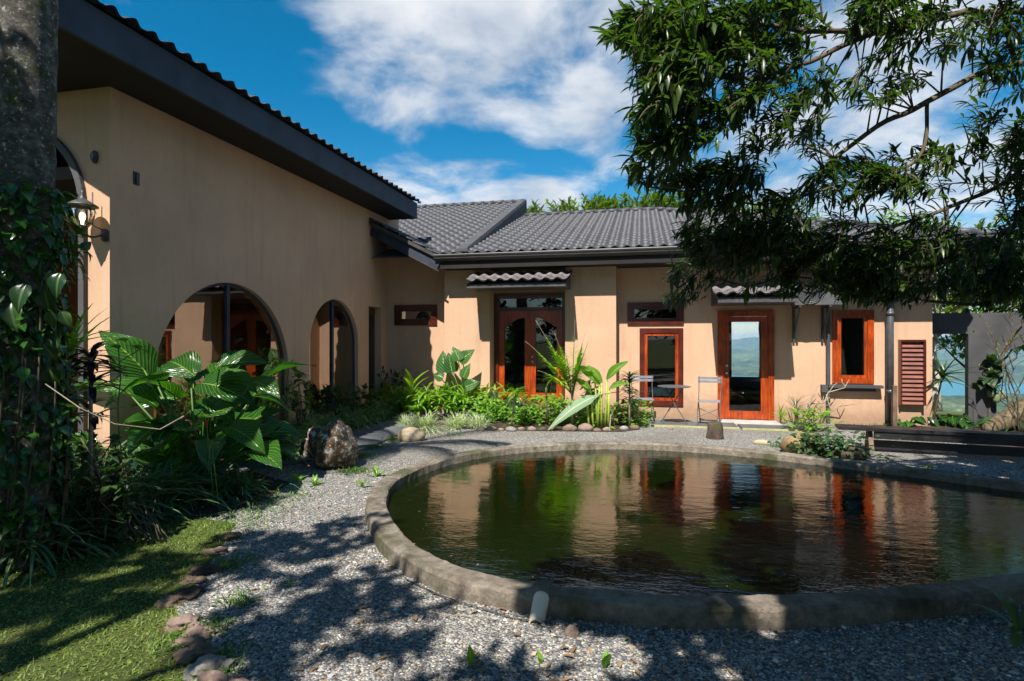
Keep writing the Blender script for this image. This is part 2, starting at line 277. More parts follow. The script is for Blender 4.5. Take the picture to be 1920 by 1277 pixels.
# ------------------------------------------------------------------ mesh builder
class MB:
    def __init__(s): s.v = []; s.f = []; s.uv = []; s.n = 0
    def add(s, v, f, uv=None):
        v = np.asarray(v, float).reshape(-1, 3)
        s.v.append(v); o = s.n; s.n += len(v)
        s.uv.append(np.zeros((len(v), 2)) if uv is None else np.asarray(uv, float))
        if isinstance(f, np.ndarray): s.f.extend((f+o).tolist())
        else: s.f.extend([[i+o for i in q] for q in f])
        return s
    def box(s, x0, x1, y0, y1, z0, z1):
        v = [(x, y, z) for x in (x0, x1) for y in (y0, y1) for z in (z0, z1)]
        return s.add(v, [(0, 1, 3, 2), (4, 6, 7, 5), (0, 4, 5, 1), (2, 3, 7, 6), (0, 2, 6, 4), (1, 5, 7, 3)])
    def beam(s, a, b, w_, h, up=(0, 0, 1)):
        a = Vector(a); b = Vector(b); d = (b-a).normalized(); u = Vector(up); sd = d.cross(u).normalized(); u = sd.cross(d)
        v = []
        for p in (a, b):
            for i, j in ((-1, -1), (1, -1), (1, 1), (-1, 1)): v.append(p+sd*(i*w_/2)+u*(j*h/2))
        return s.add(v, [(3, 2, 1, 0), (4, 5, 6, 7), (0, 1, 5, 4), (1, 2, 6, 5), (2, 3, 7, 6), (3, 0, 4, 7)])
    def tube(s, pts, r, k=8, cap=True):
        pts = [Vector(p) for p in pts]; n = len(pts)
        rr = [r]*n if isinstance(r, (int, float)) else r
        vs = []; pu = None
        for i, p in enumerate(pts):
            d = (pts[min(i+1, n-1)]-pts[max(i-1, 0)]).normalized()
            if pu is None: pu = d.orthogonal().normalized()
            else:
                pu = (pu-d*pu.dot(d)); pu = pu.normalized() if pu.length > 1e-6 else d.orthogonal().normalized()
            q = d.cross(pu)
            for j in range(k):
                t = 2*math.pi*j/k; vs.append(p+(pu*math.cos(t)+q*math.sin(t))*rr[i])
        fs = [(i*k+j, i*k+(j+1) % k, (i+1)*k+(j+1) % k, (i+1)*k+j) for i in range(n-1) for j in range(k)]
        if cap: fs += [tuple(range(k-1, -1, -1)), tuple((n-1)*k+j for j in range(k))]
        return s.add(vs, fs)
    def lathe(s, prof, c=(0, 0, 0), k=20):
        vs = [(c[0]+r*math.cos(2*math.pi*j/k), c[1]+r*math.sin(2*math.pi*j/k), c[2]+z) for r, z in prof for j in range(k)]
        fs = [(i*k+j, i*k+(j+1) % k, (i+1)*k+(j+1) % k, (i+1)*k+j) for i in range(len(prof)-1) for j in range(k)]
        fs += [tuple(range(k-1, -1, -1)), tuple((len(prof)-1)*k+j for j in range(k))]
        return s.add(vs, fs)
    def inst(s, T, loc, M, sc):
        tv, tf, tuv = T; tv = np.asarray(tv); nI = len(loc)
        if nI == 0: return s
        sc = np.asarray(sc, float)
        if sc.ndim == 1: sc = np.repeat(sc[:, None], 3, 1)
        V = tv[None]*sc[:, None, :]
        V = np.einsum('nij,nkj->nki', M, V)+np.asarray(loc)[:, None, :]
        k = len(tv)
        Fq = (np.asarray(tf)[None]+(np.arange(nI)*k)[:, None, None]).reshape(-1, len(tf[0]))
        return s.add(V.reshape(-1, 3), Fq, np.tile(tuv, (nI, 1)))
    def build(s, name, mat, base=None, parent=None, smooth=False):
        me = bpy.data.meshes.new(name); V = np.concatenate(s.v)
        if base is not None: V = V-np.array(base)
        me.from_pydata(V.tolist(), [], s.f)
        uv = np.concatenate(s.uv); 
        if uv.any():
            L = me.uv_layers.new(name='UVMap'); idx = np.empty(len(me.loops), int); me.loops.foreach_get('vertex_index', idx)
            L.data.foreach_set('uv', uv[idx].ravel())
        me.materials.append(MATS[mat])
        if smooth: me.polygons.foreach_set('use_smooth', [True]*len(me.polygons))
        o = bpy.data.objects.new(name, me); COL.objects.link(o)
        if parent is not None: o.parent = parent
        elif base is not None: o.location = base
        return o
def part(name, mb, mat, parent, smooth=False, label=None):
    # meshes are in world coordinates: a child of an Empty is shifted back by its location
    o = mb.build(name, mat, parent=parent, smooth=smooth)
    if parent.type == 'EMPTY': o.location = -parent.location
    if label: o['label'] = label
    return o
def tag(o, label, cat, group=None):
    o['label'] = label; o['category'] = cat
    if group: o['group'] = group
    return o
def thing(name, label, cat, loc=(0, 0, 0), group=None):
    o = bpy.data.objects.new(name, None); COL.objects.link(o); o.location = loc; o.empty_display_size = .1
    return tag(o, label, cat, group)
def solo(name, mb, mat, label, cat, base, group=None, smooth=False):
    return tag(mb.build(name, mat, base=tuple(base), smooth=smooth), label, cat, group)
def struct(name, mb, mat, kind='structure', smooth=False):
    o = mb.build(name, mat, smooth=smooth); o['kind'] = kind; return o

# leaf templates: x side, y along, z up
def T_leaf(n=5, wf=None, fold=.25, bend=.6, cross=1, wave=0.0):
    wf = wf or (lambda t: math.sin(math.pi*min(1, t**.85))*.16)
    js = range(-cross, cross+1); V = []; U = []
    ys = [0]; zs = [0]
    for i in range(n):
        a = bend*(i+.5)/n; ys.append(ys[-1]+math.cos(a)/n); zs.append(zs[-1]-math.sin(a)/n)
    for i in range(n+1):
        t = i/n
        for j in js:
            q = j/cross; x = wf(t)*q
            V.append((x, ys[i], zs[i]+fold*abs(x)+wave*math.sin(t*9+j)*abs(q))); U.append((.5+.5*q, t))
    c = 2*cross+1
    Fq = [(i*c+j, i*c+j+1, (i+1)*c+j+1, (i+1)*c+j) for i in range(n) for j in range(2*cross)]
    return (V, Fq, np.array(U))
lanc = T_leaf(5, lambda t: .012+math.sin(math.pi*t**.9)*.115, .35, .45)
lanc2 = T_leaf(4, lambda t: .01+math.sin(math.pi*t)*.16, .3, .3)
ovate = T_leaf(5, lambda t: .01+math.sin(math.pi*t**.65)*.30, .3, .7)
ovate4 = T_leaf(3, lambda t: .02+math.sin(math.pi*t**.7)*.30, .2, .5)
blade = T_leaf(6, lambda t: .018*(1-t**3)+.001, .3, 1.9)
blade_thin = T_leaf(5, lambda t: .014*(1-t**3)+.001, .3, 1.1)
blade_up = T_leaf(5, lambda t: .03*(1-t**2.5)+.001, .3, 1.0)
strap = T_leaf(6, lambda t: .035*(math.sin(math.pi*min(1, t*.9+.1)))+.002, .4, 1.5)
stiff = T_leaf(4, lambda t: .05*(1-t)**.7+.002, .5, .5)
drac = T_leaf(4, lambda t: .02+.07*math.sin(math.pi*t), .4, .8)
gb = T_leaf(2, lambda t: .05*(1-t)+.003, .2, .7)
def heart(t):
    return .02+.36*math.sin(math.pi*(t**.62)) if t < 1 else .0
philo = T_leaf(10, lambda t: max(.005, .30*(math.sin(math.pi*min(1, (t*.94+.06))**.72))), .35, .85, 4, .035)
eleph = T_leaf(9, lambda t: max(.005, .36*(math.sin(math.pi*min(1, (t*.9+.10))**.62))), .22, .35, 4, .012)
banana = T_leaf(10, lambda t: .03+.15*math.sin(math.pi*min(1, t*.97+.03)), .5, .8, 2, .012)
octa = ([(1, 0, 0), (-1, 0, 0), (0, 1, 0), (0, -1, 0), (0, 0, .6), (0, 0, -.6)], [(0, 2, 4), (2, 1, 4), (1, 3, 4), (3, 0, 4), (2, 0, 5), (1, 2, 5), (3, 1, 5), (0, 3, 5)], np.zeros((6, 2)))
def frames(Dv, Up=None):
    Dv = np.asarray(Dv, float); Dv = Dv/np.linalg.norm(Dv, axis=1, keepdims=True)
    Up = np.tile((0, 0, 1.), (len(Dv), 1)) if Up is None else np.asarray(Up, float)
    Up = Up+RS.normal(0, .02, Up.shape)
    Sd = np.cross(Dv, Up); Sd /= np.linalg.norm(Sd, axis=1, keepdims=True)+1e-9
    U = np.cross(Sd, Dv)
    return np.stack([Sd, Dv, U], axis=2)
def rdir(n, elo, ehi, a0=0, a1=360):
    a = np.radians(RS.uniform(a0, a1, n)); e = np.radians(RS.uniform(elo, ehi, n))
    return np.stack([np.cos(a)*np.cos(e), np.sin(a)*np.cos(e), np.sin(e)], 1)
def tuft(mb, c, n, L, T=blade, rad=.08, elo=35, ehi=88, wid=1.0):
    d = rdir(n, elo, ehi); loc = np.array(c)+np.concatenate([RS.normal(0, rad, (n, 2)), np.zeros((n, 1))], 1)
    s = RS.uniform(.6, 1.05, n)*L; sc = np.stack([s*wid, s, s], 1)
    mb.inst(T, loc, frames(d), sc); return mb
def rosette(mb, c, axis, n, L, T=lanc, spread=(35, 80), droop=.15, along=.0, wid=1.0):
    axis = np.array(axis, float); axis /= np.linalg.norm(axis)
    o = np.cross(axis, (0, 0, 1.) if abs(axis[2]) < .9 else (1., 0, 0)); o /= np.linalg.norm(o); p = np.cross(axis, o)
    a = RS.uniform(0, 6.283, n); e = np.radians(RS.uniform(*spread, n))
    d = axis*np.cos(e)[:, None]+(o*np.cos(a)[:, None]+p*np.sin(a)[:, None])*np.sin(e)[:, None]; d[:, 2] -= droop
    loc = np.array(c)-axis*(RS.uniform(0, 1, n)*along)[:, None]
    s = RS.uniform(.65, 1.1, n)*L; mb.inst(T, loc, frames(d), np.stack([s*wid, s, s], 1))

# ------------------------------------------------------------------ terrain, ground, water
def edgeY(x):
    t = min(1, max(0, (x-4.5)/2.0)); t = t*t*(3-2*t); return 24.0*(1-t)+14.6*t
def terr(x, y):
    d = y-edgeY(x)
    if d <= 0: return 0.0
    return max(-164.0, -(.06*min(d, 1)**2+.62*max(0, d-.5)))
def lin(a, b, n): return [a+(b-a)*i/(n-1) for i in range(n)]
xs = [-9000, -3000, -1000, -400, -150, -60, -30]+lin(-20, 4, 13)+lin(4.3, 9, 16)+[11, 14, 18, 25, 40, 70, 150, 400, 1000, 3000, 9000]
ys = [-9000, -2000, -500, -100, -30, -10, 0, 6, 10, 13]+lin(14, 16, 11)+[17, 18, 20, 22, 23.5, 24, 24.5, 25, 26, 28, 32, 40, 60, 100, 160, 220, 280, 340, 600, 1500, 4000, 9500]
mb = MB(); nx = len(xs)
mb.add([(x, y, terr(x, y)) for y in ys for x in xs], [(j*nx+i, j*nx+i+1, (j+1)*nx+i+1, (j+1)*nx+i) for j in range(len(ys)-1) for i in range(nx-1)])
struct('ground', mb, 'terrain', smooth=True)
def sheet(name, pts, z, mat):
    bm = bmesh.new(); vs = [bm.verts.new((p[0], p[1], z)) for p in pts]
    es = [bm.edges.new((vs[i], vs[(i+1) % len(vs)])) for i in range(len(vs))]
    bmesh.ops.triangle_fill(bm, use_beauty=True, edges=es)
    for f_ in bm.faces:
        if f_.normal.z < 0: f_.normal_flip()
    me = bpy.data.meshes.new(name); bm.to_mesh(me); bm.free(); me.materials.append(MATS[mat])
    o = bpy.data.objects.new(name, me); COL.objects.link(o); o['kind'] = 'structure'; return o
sheet('gravel_yard', [(-6.5, -6), (9, -6), (12, 4), (9.6, 11.0), (6.2, 12.2), (5.1, 12.30), (-5.7, 12.30), (-5.72, 5.3), (-9, 5.0), (-9, -6)], .004, 'gravel')
LAWN = [(-9, -2), (-1.4, -2), (-1.55, 1.2), (-1.95, 2.38), (-2.42, 2.66), (-2.79, 2.96), (-2.94, 3.32), (-3.33, 4.08), (-3.52, 4.42), (-4.2, 4.5), (-5.6, 4.3), (-9, 4.2)]
sheet('lawn', LAWN, .010, 'lawn_soil')
sheet('planting_bed_left', [(-5.70, 5.3), (-9, 5.1), (-9, 4.0), (-5.6, 4.1), (-4.2, 4.35), (-3.9, 4.4), (-3.7, 5.0), (-3.9, 5.8), (-4.7, 6.2), (-5.1, 7.0), (-4.95, 12.2), (-5.70, 12.2)], .014, 'soil')
sheet('planting_bed_front', [(-4.1, 12.2), (-4.3, 10.6), (-3.7, 10.15), (-2.6, 10.0), (-1.4, 10.15), (-.35, 10.3), (.0, 10.7), (-.2, 11.3), (-.6, 11.8), (-.7, 12.2)], .012, 'soil')
sheet('planting_bed_right', [(4.3, 12.2), (4.5, 10.7), (5.6, 9.8), (9, 9.0), (12, 10), (12, 14.3), (6.3, 14.3), (5.3, 12.2)], .012, 'soil')
mb = MB()
pa = [(-4.05, 9.9), (-4.0, 8.4), (-4.0, 7.45), (-4.5, 6.55), (-5.0, 6.0)]; pb = [(-4.95, 9.9), (-4.9, 8.4), (-4.95, 7.6), (-5.3, 6.9), (-5.6, 6.4)]
for i in range(4):
    for k in range(2):
        a = Vector((*pa[i], 0)).lerp(Vector((*pa[i+1], 0)), k*.5+.01); b = Vector((*pb[i], 0)).lerp(Vector((*pb[i+1], 0)), k*.5+.01)
        a2 = Vector((*pa[i], 0)).lerp(Vector((*pa[i+1], 0)), k*.5+.49); b2 = Vector((*pb[i], 0)).lerp(Vector((*pb[i+1], 0)), k*.5+.49)
        q = [a, b, b2, a2]; mb.add([(p.x, p.y, .035) for p in q]+[(p.x, p.y, -.02) for p in q], [(0, 1, 2, 3), (0, 3, 7, 4), (1, 0, 4, 5), (2, 1, 5, 6), (3, 2, 6, 7)])
struct('path', mb, 'paving_slate')
# lake and hills
mb = MB(); mb.add([(-8000, 255, -160), (8500, 255, -160), (8500, 9400, -160), (-8000, 9400, -160)], [(0, 1, 2, 3)]); struct('lake', mb, 'lake_water')
def hillfield(name, x0, x1, y0, y1, nx, ny, fn):
    mb = MB(); mb.add([(x, y, fn(x, y)) for y in lin(y0, y1, ny) for x in lin(x0, x1, nx)], [(j*nx+i, j*nx+i+1, (j+1)*nx+i+1, (j+1)*nx+i) for j in range(ny-1) for i in range(nx-1)])
    return struct(name, mb, 'hill', smooth=True)
def fb(x, y, s): return mnoise.fractal(Vector((x*s, y*s, 3.3)), .9, 2.1, 7)
def far(x, y):
    r = math.hypot(x, y); k = min(1, max(0, (r-2700-260*fb(x, y, .0012))/5200))
    return -168+8*min(1, max(0, r-2700)/100)+150*k+70*k*fb(x, y, .0009)+22*min(1, k*5)*fb(x, y, .004)
hillfield('far_hills', -5500, 8000, 2300, 9300, 150, 90, far)
def pen(x, y):
    q = math.exp(-(((x-900)/420)**2+((y-1560)/120)**2)); q2 = math.exp(-(((x+150)/500)**2+((y-2000)/160)**2))
    return -164+34*max(q, q2*.8)+9*max(q, q2)*fb(x, y, .012)+5*max(q, q2)*fb(x, y, .05)
hillfield('lake_peninsula', -900, 1900, 1200, 2400, 140, 60, pen)

# ------------------------------------------------------------------ pond
def inpoly_(p, poly):
    x, y_ = p; c = False
    for i in range(len(poly)):
        a, b = poly[i], poly[i-1]
        if (a[1] > y_) != (b[1] > y_) and x < (b[0]-a[0])*(y_-a[1])/(b[1]-a[1])+a[0]: c = not c
    return c
OUT = [(.69, 8.72), (-.3, 8.72), (-1.2, 8.42), (-1.97, 7.93), (-2.5, 7.2), (-2.72, 6.45), (-2.76, 5.7), (-2.5, 4.9), (-2.0, 4.13), (-1.6, 3.73), (-1.15, 3.46), (-.6, 3.35), (-.1, 3.35), (.4, 3.40), (1.0, 3.56), (1.7, 3.84), (2.5, 4.22), (3.6, 4.6), (4.7, 5.0), (5.4, 5.6), (5.3, 6.2), (4.7, 6.8), (4.0, 7.24), (3.1, 7.75), (2.08, 8.26), (1.4, 8.55)]
def spline(pts, k=6):
    n = len(pts); o = []
    for i in range(n):
        p0, p1, p2, p3 = [np.array(pts[(i+j-1) % n]) for j in range(4)]
        for q in range(k):
            t = q/k; o.append(.5*((2*p1)+(p2-p0)*t+(2*p0-5*p1+4*p2-p3)*t*t+(3*p1-p0-3*p2+p3)*t**3))
    return o
oc = spline(OUT, 18); n_ = len(oc)
for _ in range(12): oc = [(oc[i-1]+2*oc[i]+oc[(i+1) % n_])/4 for i in range(n_)]
ctr = np.array((0.8, 6.0)); rows = []
for i in range(n_):
    t = oc[(i+1) % n_]-oc[i-1]; t /= np.linalg.norm(t); nn = np.array((-t[1], t[0])); nn = nn if nn.dot(ctr-oc[i]) > 0 else -nn
    def jj(s): return .007*mnoise.noise(Vector((oc[i][0]*3+s*7, oc[i][1]*3, s)))+.006*mnoise.noise(Vector((oc[i][0]*13+s*7, oc[i][1]*13, s)))
    prof = [(-.012, -.15), (-.006, .06), (0.0, .105), (.016, .122), (.09, .124), (.165, .122), (.182, .108), (.188, .03), (.19, -.4)]
    rows.append([(oc[i][0]+nn[0]*(d+jj(a)), oc[i][1]+nn[1]*(d+jj(a)), z+jj(a+5)*1.0*(z > .05)) for a, (d, z) in enumerate(prof)])
k = 9; mb = MB(); mb.add([p for r_ in rows for p in r_], [(i*k+j, ((i+1) % n_)*k+j, ((i+1) % n_)*k+j+1, i*k+j+1) for i in range(n_) for j in range(k-1)])
solo('pond_rim', mb, 'concrete', 'low rounded concrete rim, mossy and stained, enclosing the garden pond', 'pond rim', (0.8, 6, 0))
inner = [((r_[7][0]+0.0), r_[7][1]) for r_ in rows]
sheet('pond_water', inner, .032, 'water')
# concrete lug where the spout leaves the rim
pc = G(1016, 1112, .13)
SP = thing('overflow_spout', 'white stained half pipe spout leaning against the near pond rim', 'spout', (pc.x, 3.2, 0))
a = Vector((pc.x, 3.35, .125)); b = Vector((pc.x-.012, 3.235, .012)); mb = MB(); V = []; K = 12
for p in (a, a.lerp(b, .33), a.lerp(b, .66), b):
    for rr_ in (.047, .036):
        for i in range(K+1):
            th = math.pi*i/K; V.append((p.x+rr_*math.cos(th), p.y, p.z-.02+rr_*math.sin(th)*.95))
W = 2*(K+1); Fs = []
for s_ in range(3):
    for i in range(K):
        o0 = s_*W+i; Fs += [(o0, o0+1, o0+W+1, o0+W), (o0+K+1, o0+K+1+W, o0+K+2+W, o0+K+2)]
    for e in (0, K): Fs.append((s_*W+e, s_*W+K+1+e, (s_+1)*W+K+1+e, (s_+1)*W+e))
for s_ in (0, 3):
    for i in range(K): Fs.append((s_*W+i, s_*W+i+1, s_*W+K+2+i, s_*W+K+1+i))
mb.add(V, Fs); part('half_pipe', mb, 'bamboo', SP, True)
mb = MB(); V = []
for y_, ww, zz in ((3.375, .056, .118), (3.40, .060, .142), (3.47, .058, .150), (3.53, .05, .138)):
    V += [(pc.x-ww, y_, -.05), (pc.x-ww, y_, zz-.03), (pc.x-ww*.6, y_, zz), (pc.x+ww*.6, y_, zz), (pc.x+ww, y_, zz-.03), (pc.x+ww, y_, -.05)]
mb.add(V, [(i*6+j, i*6+j+1, i*6+j+7, i*6+j+6) for i in range(3) for j in range(5)]+[(5, 4, 3, 2, 1, 0), (18, 19, 20, 21, 22, 23)]); part('concrete_lug', mb, 'concrete', SP)

mb = MB(); n = 160; q = np.stack([RS.uniform(-2.4, 4.6, n), RS.uniform(3.7, 8.3, n)], 1); ok = []
for p in q:
    dmin = min(math.hypot(p[0]-a_[0], p[1]-a_[1]) for a_ in inner); ok.append(inpoly_(p, inner) and (dmin < .45 or RS.rand() < .15))
q = q[ok]; mb.inst(lanc2, np.concatenate([q, np.full((len(q), 1), .0345)], 1), frames(rdir(len(q), -.5, .5)), RS.uniform(.012, .035, len(q)))
struct('floating_leaves', mb, 'dry_leaf', 'stuff')
# ------------------------------------------------------------------ house
HOUSE = thing('house', 'tan stucco house with charcoal tiled roofs, arched windows and red wood doors', 'house', (-1, 12.3, 0))
HP = HOUSE
def slab_holes(outline, holes, fn, th, revealfn=None):
    """2D outline with holes -> solid panel; fn(a,b,depth)->xyz"""
    bm = bmesh.new(); loops = [outline]+holes; es = []
    for lp in loops:
        vs = [bm.verts.new((p[0], p[1], 0)) for p in lp]
        es += [bm.edges.new((vs[i], vs[(i+1) % len(vs)])) for i in range(len(vs))]
    bmesh.ops.triangle_fill(bm, use_beauty=True, edges=es)
    bm.verts.index_update(); n = len(bm.verts); vs = [(v.co.x, v.co.y) for v in bm.verts]
    fs = [[v.index for v in f_.verts] for f_ in bm.faces]; bm.free()
    V = [fn(a, b, 0) for a, b in vs]+[fn(a, b, th) for a, b in vs]
    Fs = [tuple(q) for q in fs]+[tuple(i+n for i in reversed(q)) for q in fs]
    o = 0
    for lp in loops:
        m_ = len(lp)
        for i in range(m_): Fs.append((o+i, o+(i+1) % m_, o+(i+1) % m_+n, o+i+n))
        o += m_
    mb = MB(); mb.add(V, Fs); return mb
def rect(a0, a1, b0, b1): return [(a0, b0), (a1, b0), (a1, b1), (a0, b1)]
def arch(c, r, spring, base=.12, ry=None, n=28):
    ry = ry or r
    return [(c-r, base), (c+r, base)]+[(c+r*math.cos(math.pi*i/n), spring+ry*math.sin(math.pi*i/n)) for i in range(n+1)]
YR, YF, XL = 12.32, 11.92, -5.76
holes_r = [rect(-5.54, -4.54, 1.99, 2.42), rect(-3.16, -1.57, .2, 2.62), rect(-.26, .84, 1.97, 2.40), rect(-.01, .83, .29, 1.86), rect(1.54, 2.57, .03, 2.2), rect(3.67, 4.36, .81, 2.2)]
mb = slab_holes(rect(-5.76, 5.18, -.2, 3.5), holes_r, lambda a, b, d: (a, YR+d, b), .2)
part('wall', mb, 'plaster', HP, label='tan stucco wall of the right wing with doors and windows')
mb = MB(); mb.box(-4.21, -3.18, YF, YR-.002, -.2, 3.3); part('pillar', mb, 'plaster', HP)
mb = MB(); mb.box(-1.55, -.50, YF, YR-.002, -.2, 3.3); part('pillar', mb, 'plaster', HP)
mb = MB(); mb.box(5.18, 5.38, YR, 20, -.2, 3.3); part('wall', mb, 'plaster', HP)
# left wing wall with arches
hl = [arch(7.17, 1.36, 1.10), arch(10.05, .90, 1.52), rect(11.42, 12.03, .05, 2.37)]
mb = slab_holes(rect(5.22, 13.0, -.2, 4.56), hl, lambda a, b, d: (XL-d, a, b), .25)
part('wall', mb, 'plaster', HP, label='tall tan stucco wall of the left wing with two arched openings')
mb = slab_holes(rect(-9.5, XL-.25, -.2, 4.56), [arch(-7.02, .95, 3.12, .1, .98)], lambda a, b, d: (a, 5.22+d, b), .25)
mb.box(XL-.25, XL-.001, 5.222, 5.47, -.2, 4.558)
part('wall', mb, 'plaster', HP, label='sunlit end wall of the left wing with a tall arch')
mb = MB(); A = [(-7.02+.92*math.cos(math.pi*i/28), 3.12+.95*math.sin(math.pi*i/28)) for i in range(29)]
A = [(-6.10, .1)]+A+[(-7.94, .1)]
for i in range(len(A)-1):
    mb.beam((A[i][0], 5.20, A[i][1]), (A[i+1][0], 5.20, A[i+1][1]), .09, .10, up=(0, 1, 0)) if False else mb.beam((A[i][0], 5.215, A[i][1]), (A[i+1][0], 5.215, A[i+1][1]), .075, .09, up=(0, 1, .001))
part('arch_trim', mb, 'charcoal_frame', HP)
# left wing inside: terracotta wall, floors, ceilings
mb = MB(); mb.box(-9.5, -6.9, 7.0, 7.1, 0, 4.4); mb.box(-6.9, -6.02, 5.48, 5.56, 0, 4.4) if False else None
part('inner_wall', mb, 'terracotta_plaster', HP)
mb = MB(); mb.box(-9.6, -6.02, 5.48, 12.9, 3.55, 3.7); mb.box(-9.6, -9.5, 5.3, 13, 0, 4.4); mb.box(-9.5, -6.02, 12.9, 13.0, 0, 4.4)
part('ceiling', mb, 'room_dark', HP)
mb = MB(); mb.box(-9.5, -6.02, 5.48, 12.9, -.1, .06); mb.box(-6.02, 5.15, 12.53, 19.8, -.1, .03); part('floor', mb, 'floor_tile', HP)
mb = MB(); mb.box(-7.6, -7.5, 7.1, 12.9, 0, 3.55); part('inner_wall', mb, 'terracotta_plaster', HP)
mb = MB(); mb.box(-7.499, -7.45, 7.9, 8.0, .06, 2.3); mb.box(-7.499, -7.45, 8.8, 8.9, .06, 2.3); mb.box(-7.499, -7.45, 8.0, 8.8, 2.2, 2.3); part('inner_door_frame', mb, 'varnished_wood', HP)
# arch glazing
def archglass(c, r, sp, x, name):
    V = [(x, p[0], p[1]) for p in arch(c, r, sp)]; mb = MB(); mb.add(V, [tuple(range(len(V)))]); g = part(name, mb, 'tinted_glass', HP)
    f = MB(); A = arch(c, r-.012, sp)[1:]+[arch(c, r-.012, sp)[0]]
    A = A+[A[0]]
    for i in range(len(A)-1): f.beam((x, *A[i]), (x, *A[i+1]), .05, .025, up=(1, 0, .001))
    f.box(x-.02, x+.03, c-.03, c+.03, .12, sp+r*.99); f.box(x-.02, x+.025, c-r, c+r, .12, .2)
    o = part('frame', f, 'charcoal_paint', g); return g
archglass(7.17, 1.35, 1.10, XL-.09, 'arched_window'); archglass(10.05, .89, 1.52, XL-.09, 'arched_window')
mb = MB(); mb.box(XL-.2, XL-.15, 11.44, 12.01, .06, 2.35); dd = part('side_door', mb, 'dark_varnish', HP)
mb = MB(); mb.box(XL-.15, XL-.145, 11.52, 11.93, .3, 2.2); part('glass', mb, 'dark_glass', dd)
# small wall fixtures on left wing
mb = MB(); mb.box(XL, XL+.012, 5.52, 5.60, 3.45, 3.60); mb.box(XL+.012, XL+.03, 5.54, 5.57, 3.46, 3.58)
solo('outlet_box', mb, 'black_iron', 'small black junction box high on the shaded wall near its corner', 'junction box', (XL, 5.56, 3.5))
mb = MB(); mb.lathe([(.045, 0), (.05, .02), (.03, .05)], (0, 0, 0), 12); mb.v[-1][:, [1, 2]] = mb.v[-1][:, [2, 1]]; mb.v[-1] = mb.v[-1]*np.array((.8, -1, 1.5))+np.array((-5.95, 5.22, 3.68))
solo('wall_vent', mb, 'black_iron', 'tiny dark oval vent on the shaded strip above the arch lamp', 'vent', (-5.95, 5.22, 3.68))

# roofs
def sprof(x):
    x = x % 1.0
    return math.sin(math.pi*x/.58) if x < .58 else -.38*math.sin(math.pi*(x-.58)/.42)
def tiles(O, A, U, W, L, keep=None, pitch=.235, course=.345, amp=.034, step=.034, sub=8):
    O = Vector(O); A = Vector(A).normalized(); U = Vector(U).normalized(); Nn = A.cross(U).normalized()
    if Nn.z < 0: Nn = -Nn
    na = int(W/pitch*sub)+1; rows_ = []
    kk = int(math.ceil(L/course))
    for q in range(kk):
        e_ = min(L, (q+1)*course); rows_ += [(q*course, step, q), (e_-.022, 0.0, q), (e_-.018, -.035, q), (e_-.003, -.035, q)]
    V = []
    for ri, (s_, h, q) in enumerate(rows_):
        for i in range(na):
            a = i*pitch/sub; j = .012*mnoise.noise(Vector((math.floor(a/pitch)*1.7+.3, q*2.3+.4, .5)))
            V.append(O+A*a+U*(s_-(.02*max(0, sprof(a/pitch)) if h > 0 else 0))+Nn*(amp*sprof(a/pitch)+h+j))
    Fs = []
    for r_ in range(len(rows_)-1):
        for i in range(na-1):
            c_ = (V[r_*na+i]+V[(r_+1)*na+i+1])/2
            if keep and not keep(c_): continue
            Fs.append((r_*na+i, r_*na+i+1, (r_+1)*na+i+1, (r_+1)*na+i))
    mb = MB(); mb.add(V, Fs); return mb
PR, PL = .34, .40
zR = lambda y: 3.44+PR*(y-11.5)
zL_ = lambda y: 3.44+PL*(y-11.5)
hipx = lambda y: .4+(17.5-y)/6*5.5
mb = tiles((-3.63, 11.46, zR(11.46)), (1, 0, 0), (0, 1, PR), 9.6, 6.4, keep=lambda c: c.x < hipx(c.y) and c.y < 17.5)
roofR = part('roof', mb, 'roof_tile', HP, True, label='low tiled roof slope over the right wing')
mb = MB(); z17 = zR(17.5)
mb.add([(-3.63, 17.5, z17), (.4, 17.5, z17), (5.9, 23.5, 3.44), (-3.63, 23.5, 3.44), (5.9, 11.5, 3.44)], [(0, 1, 2, 3), (1, 4, 2)])
mb.add([(-3.63, 11.5, 3.42), (5.88, 11.5, 3.42), (.4, 17.48, z17-.03), (-3.63, 17.48, z17-.03)], [(0, 1, 2, 3)])
part('roof', mb, 'tile_backing', HP)
mb = MB()
def ridge(mb, a, b, r=.075, st=.33):
    a = Vector(a); b = Vector(b); L = (b-a).length; n = int(L/st)
    for i in range(n):
        p = a.lerp(b, i/n); q = a.lerp(b, (i+1.12)/n); mb.tube([p+Vector((0, 0, .012)), q], [r*1.08, r*.92], 10)
ridge(mb, (5.95, 11.45, 3.45), (.4, 17.5, z17+.03)); ridge(mb, (.4, 17.5, z17+.03), (-3.5, 17.5, z17+.03)); part('ridge_cap', mb, 'roof_tile', roofR, True)
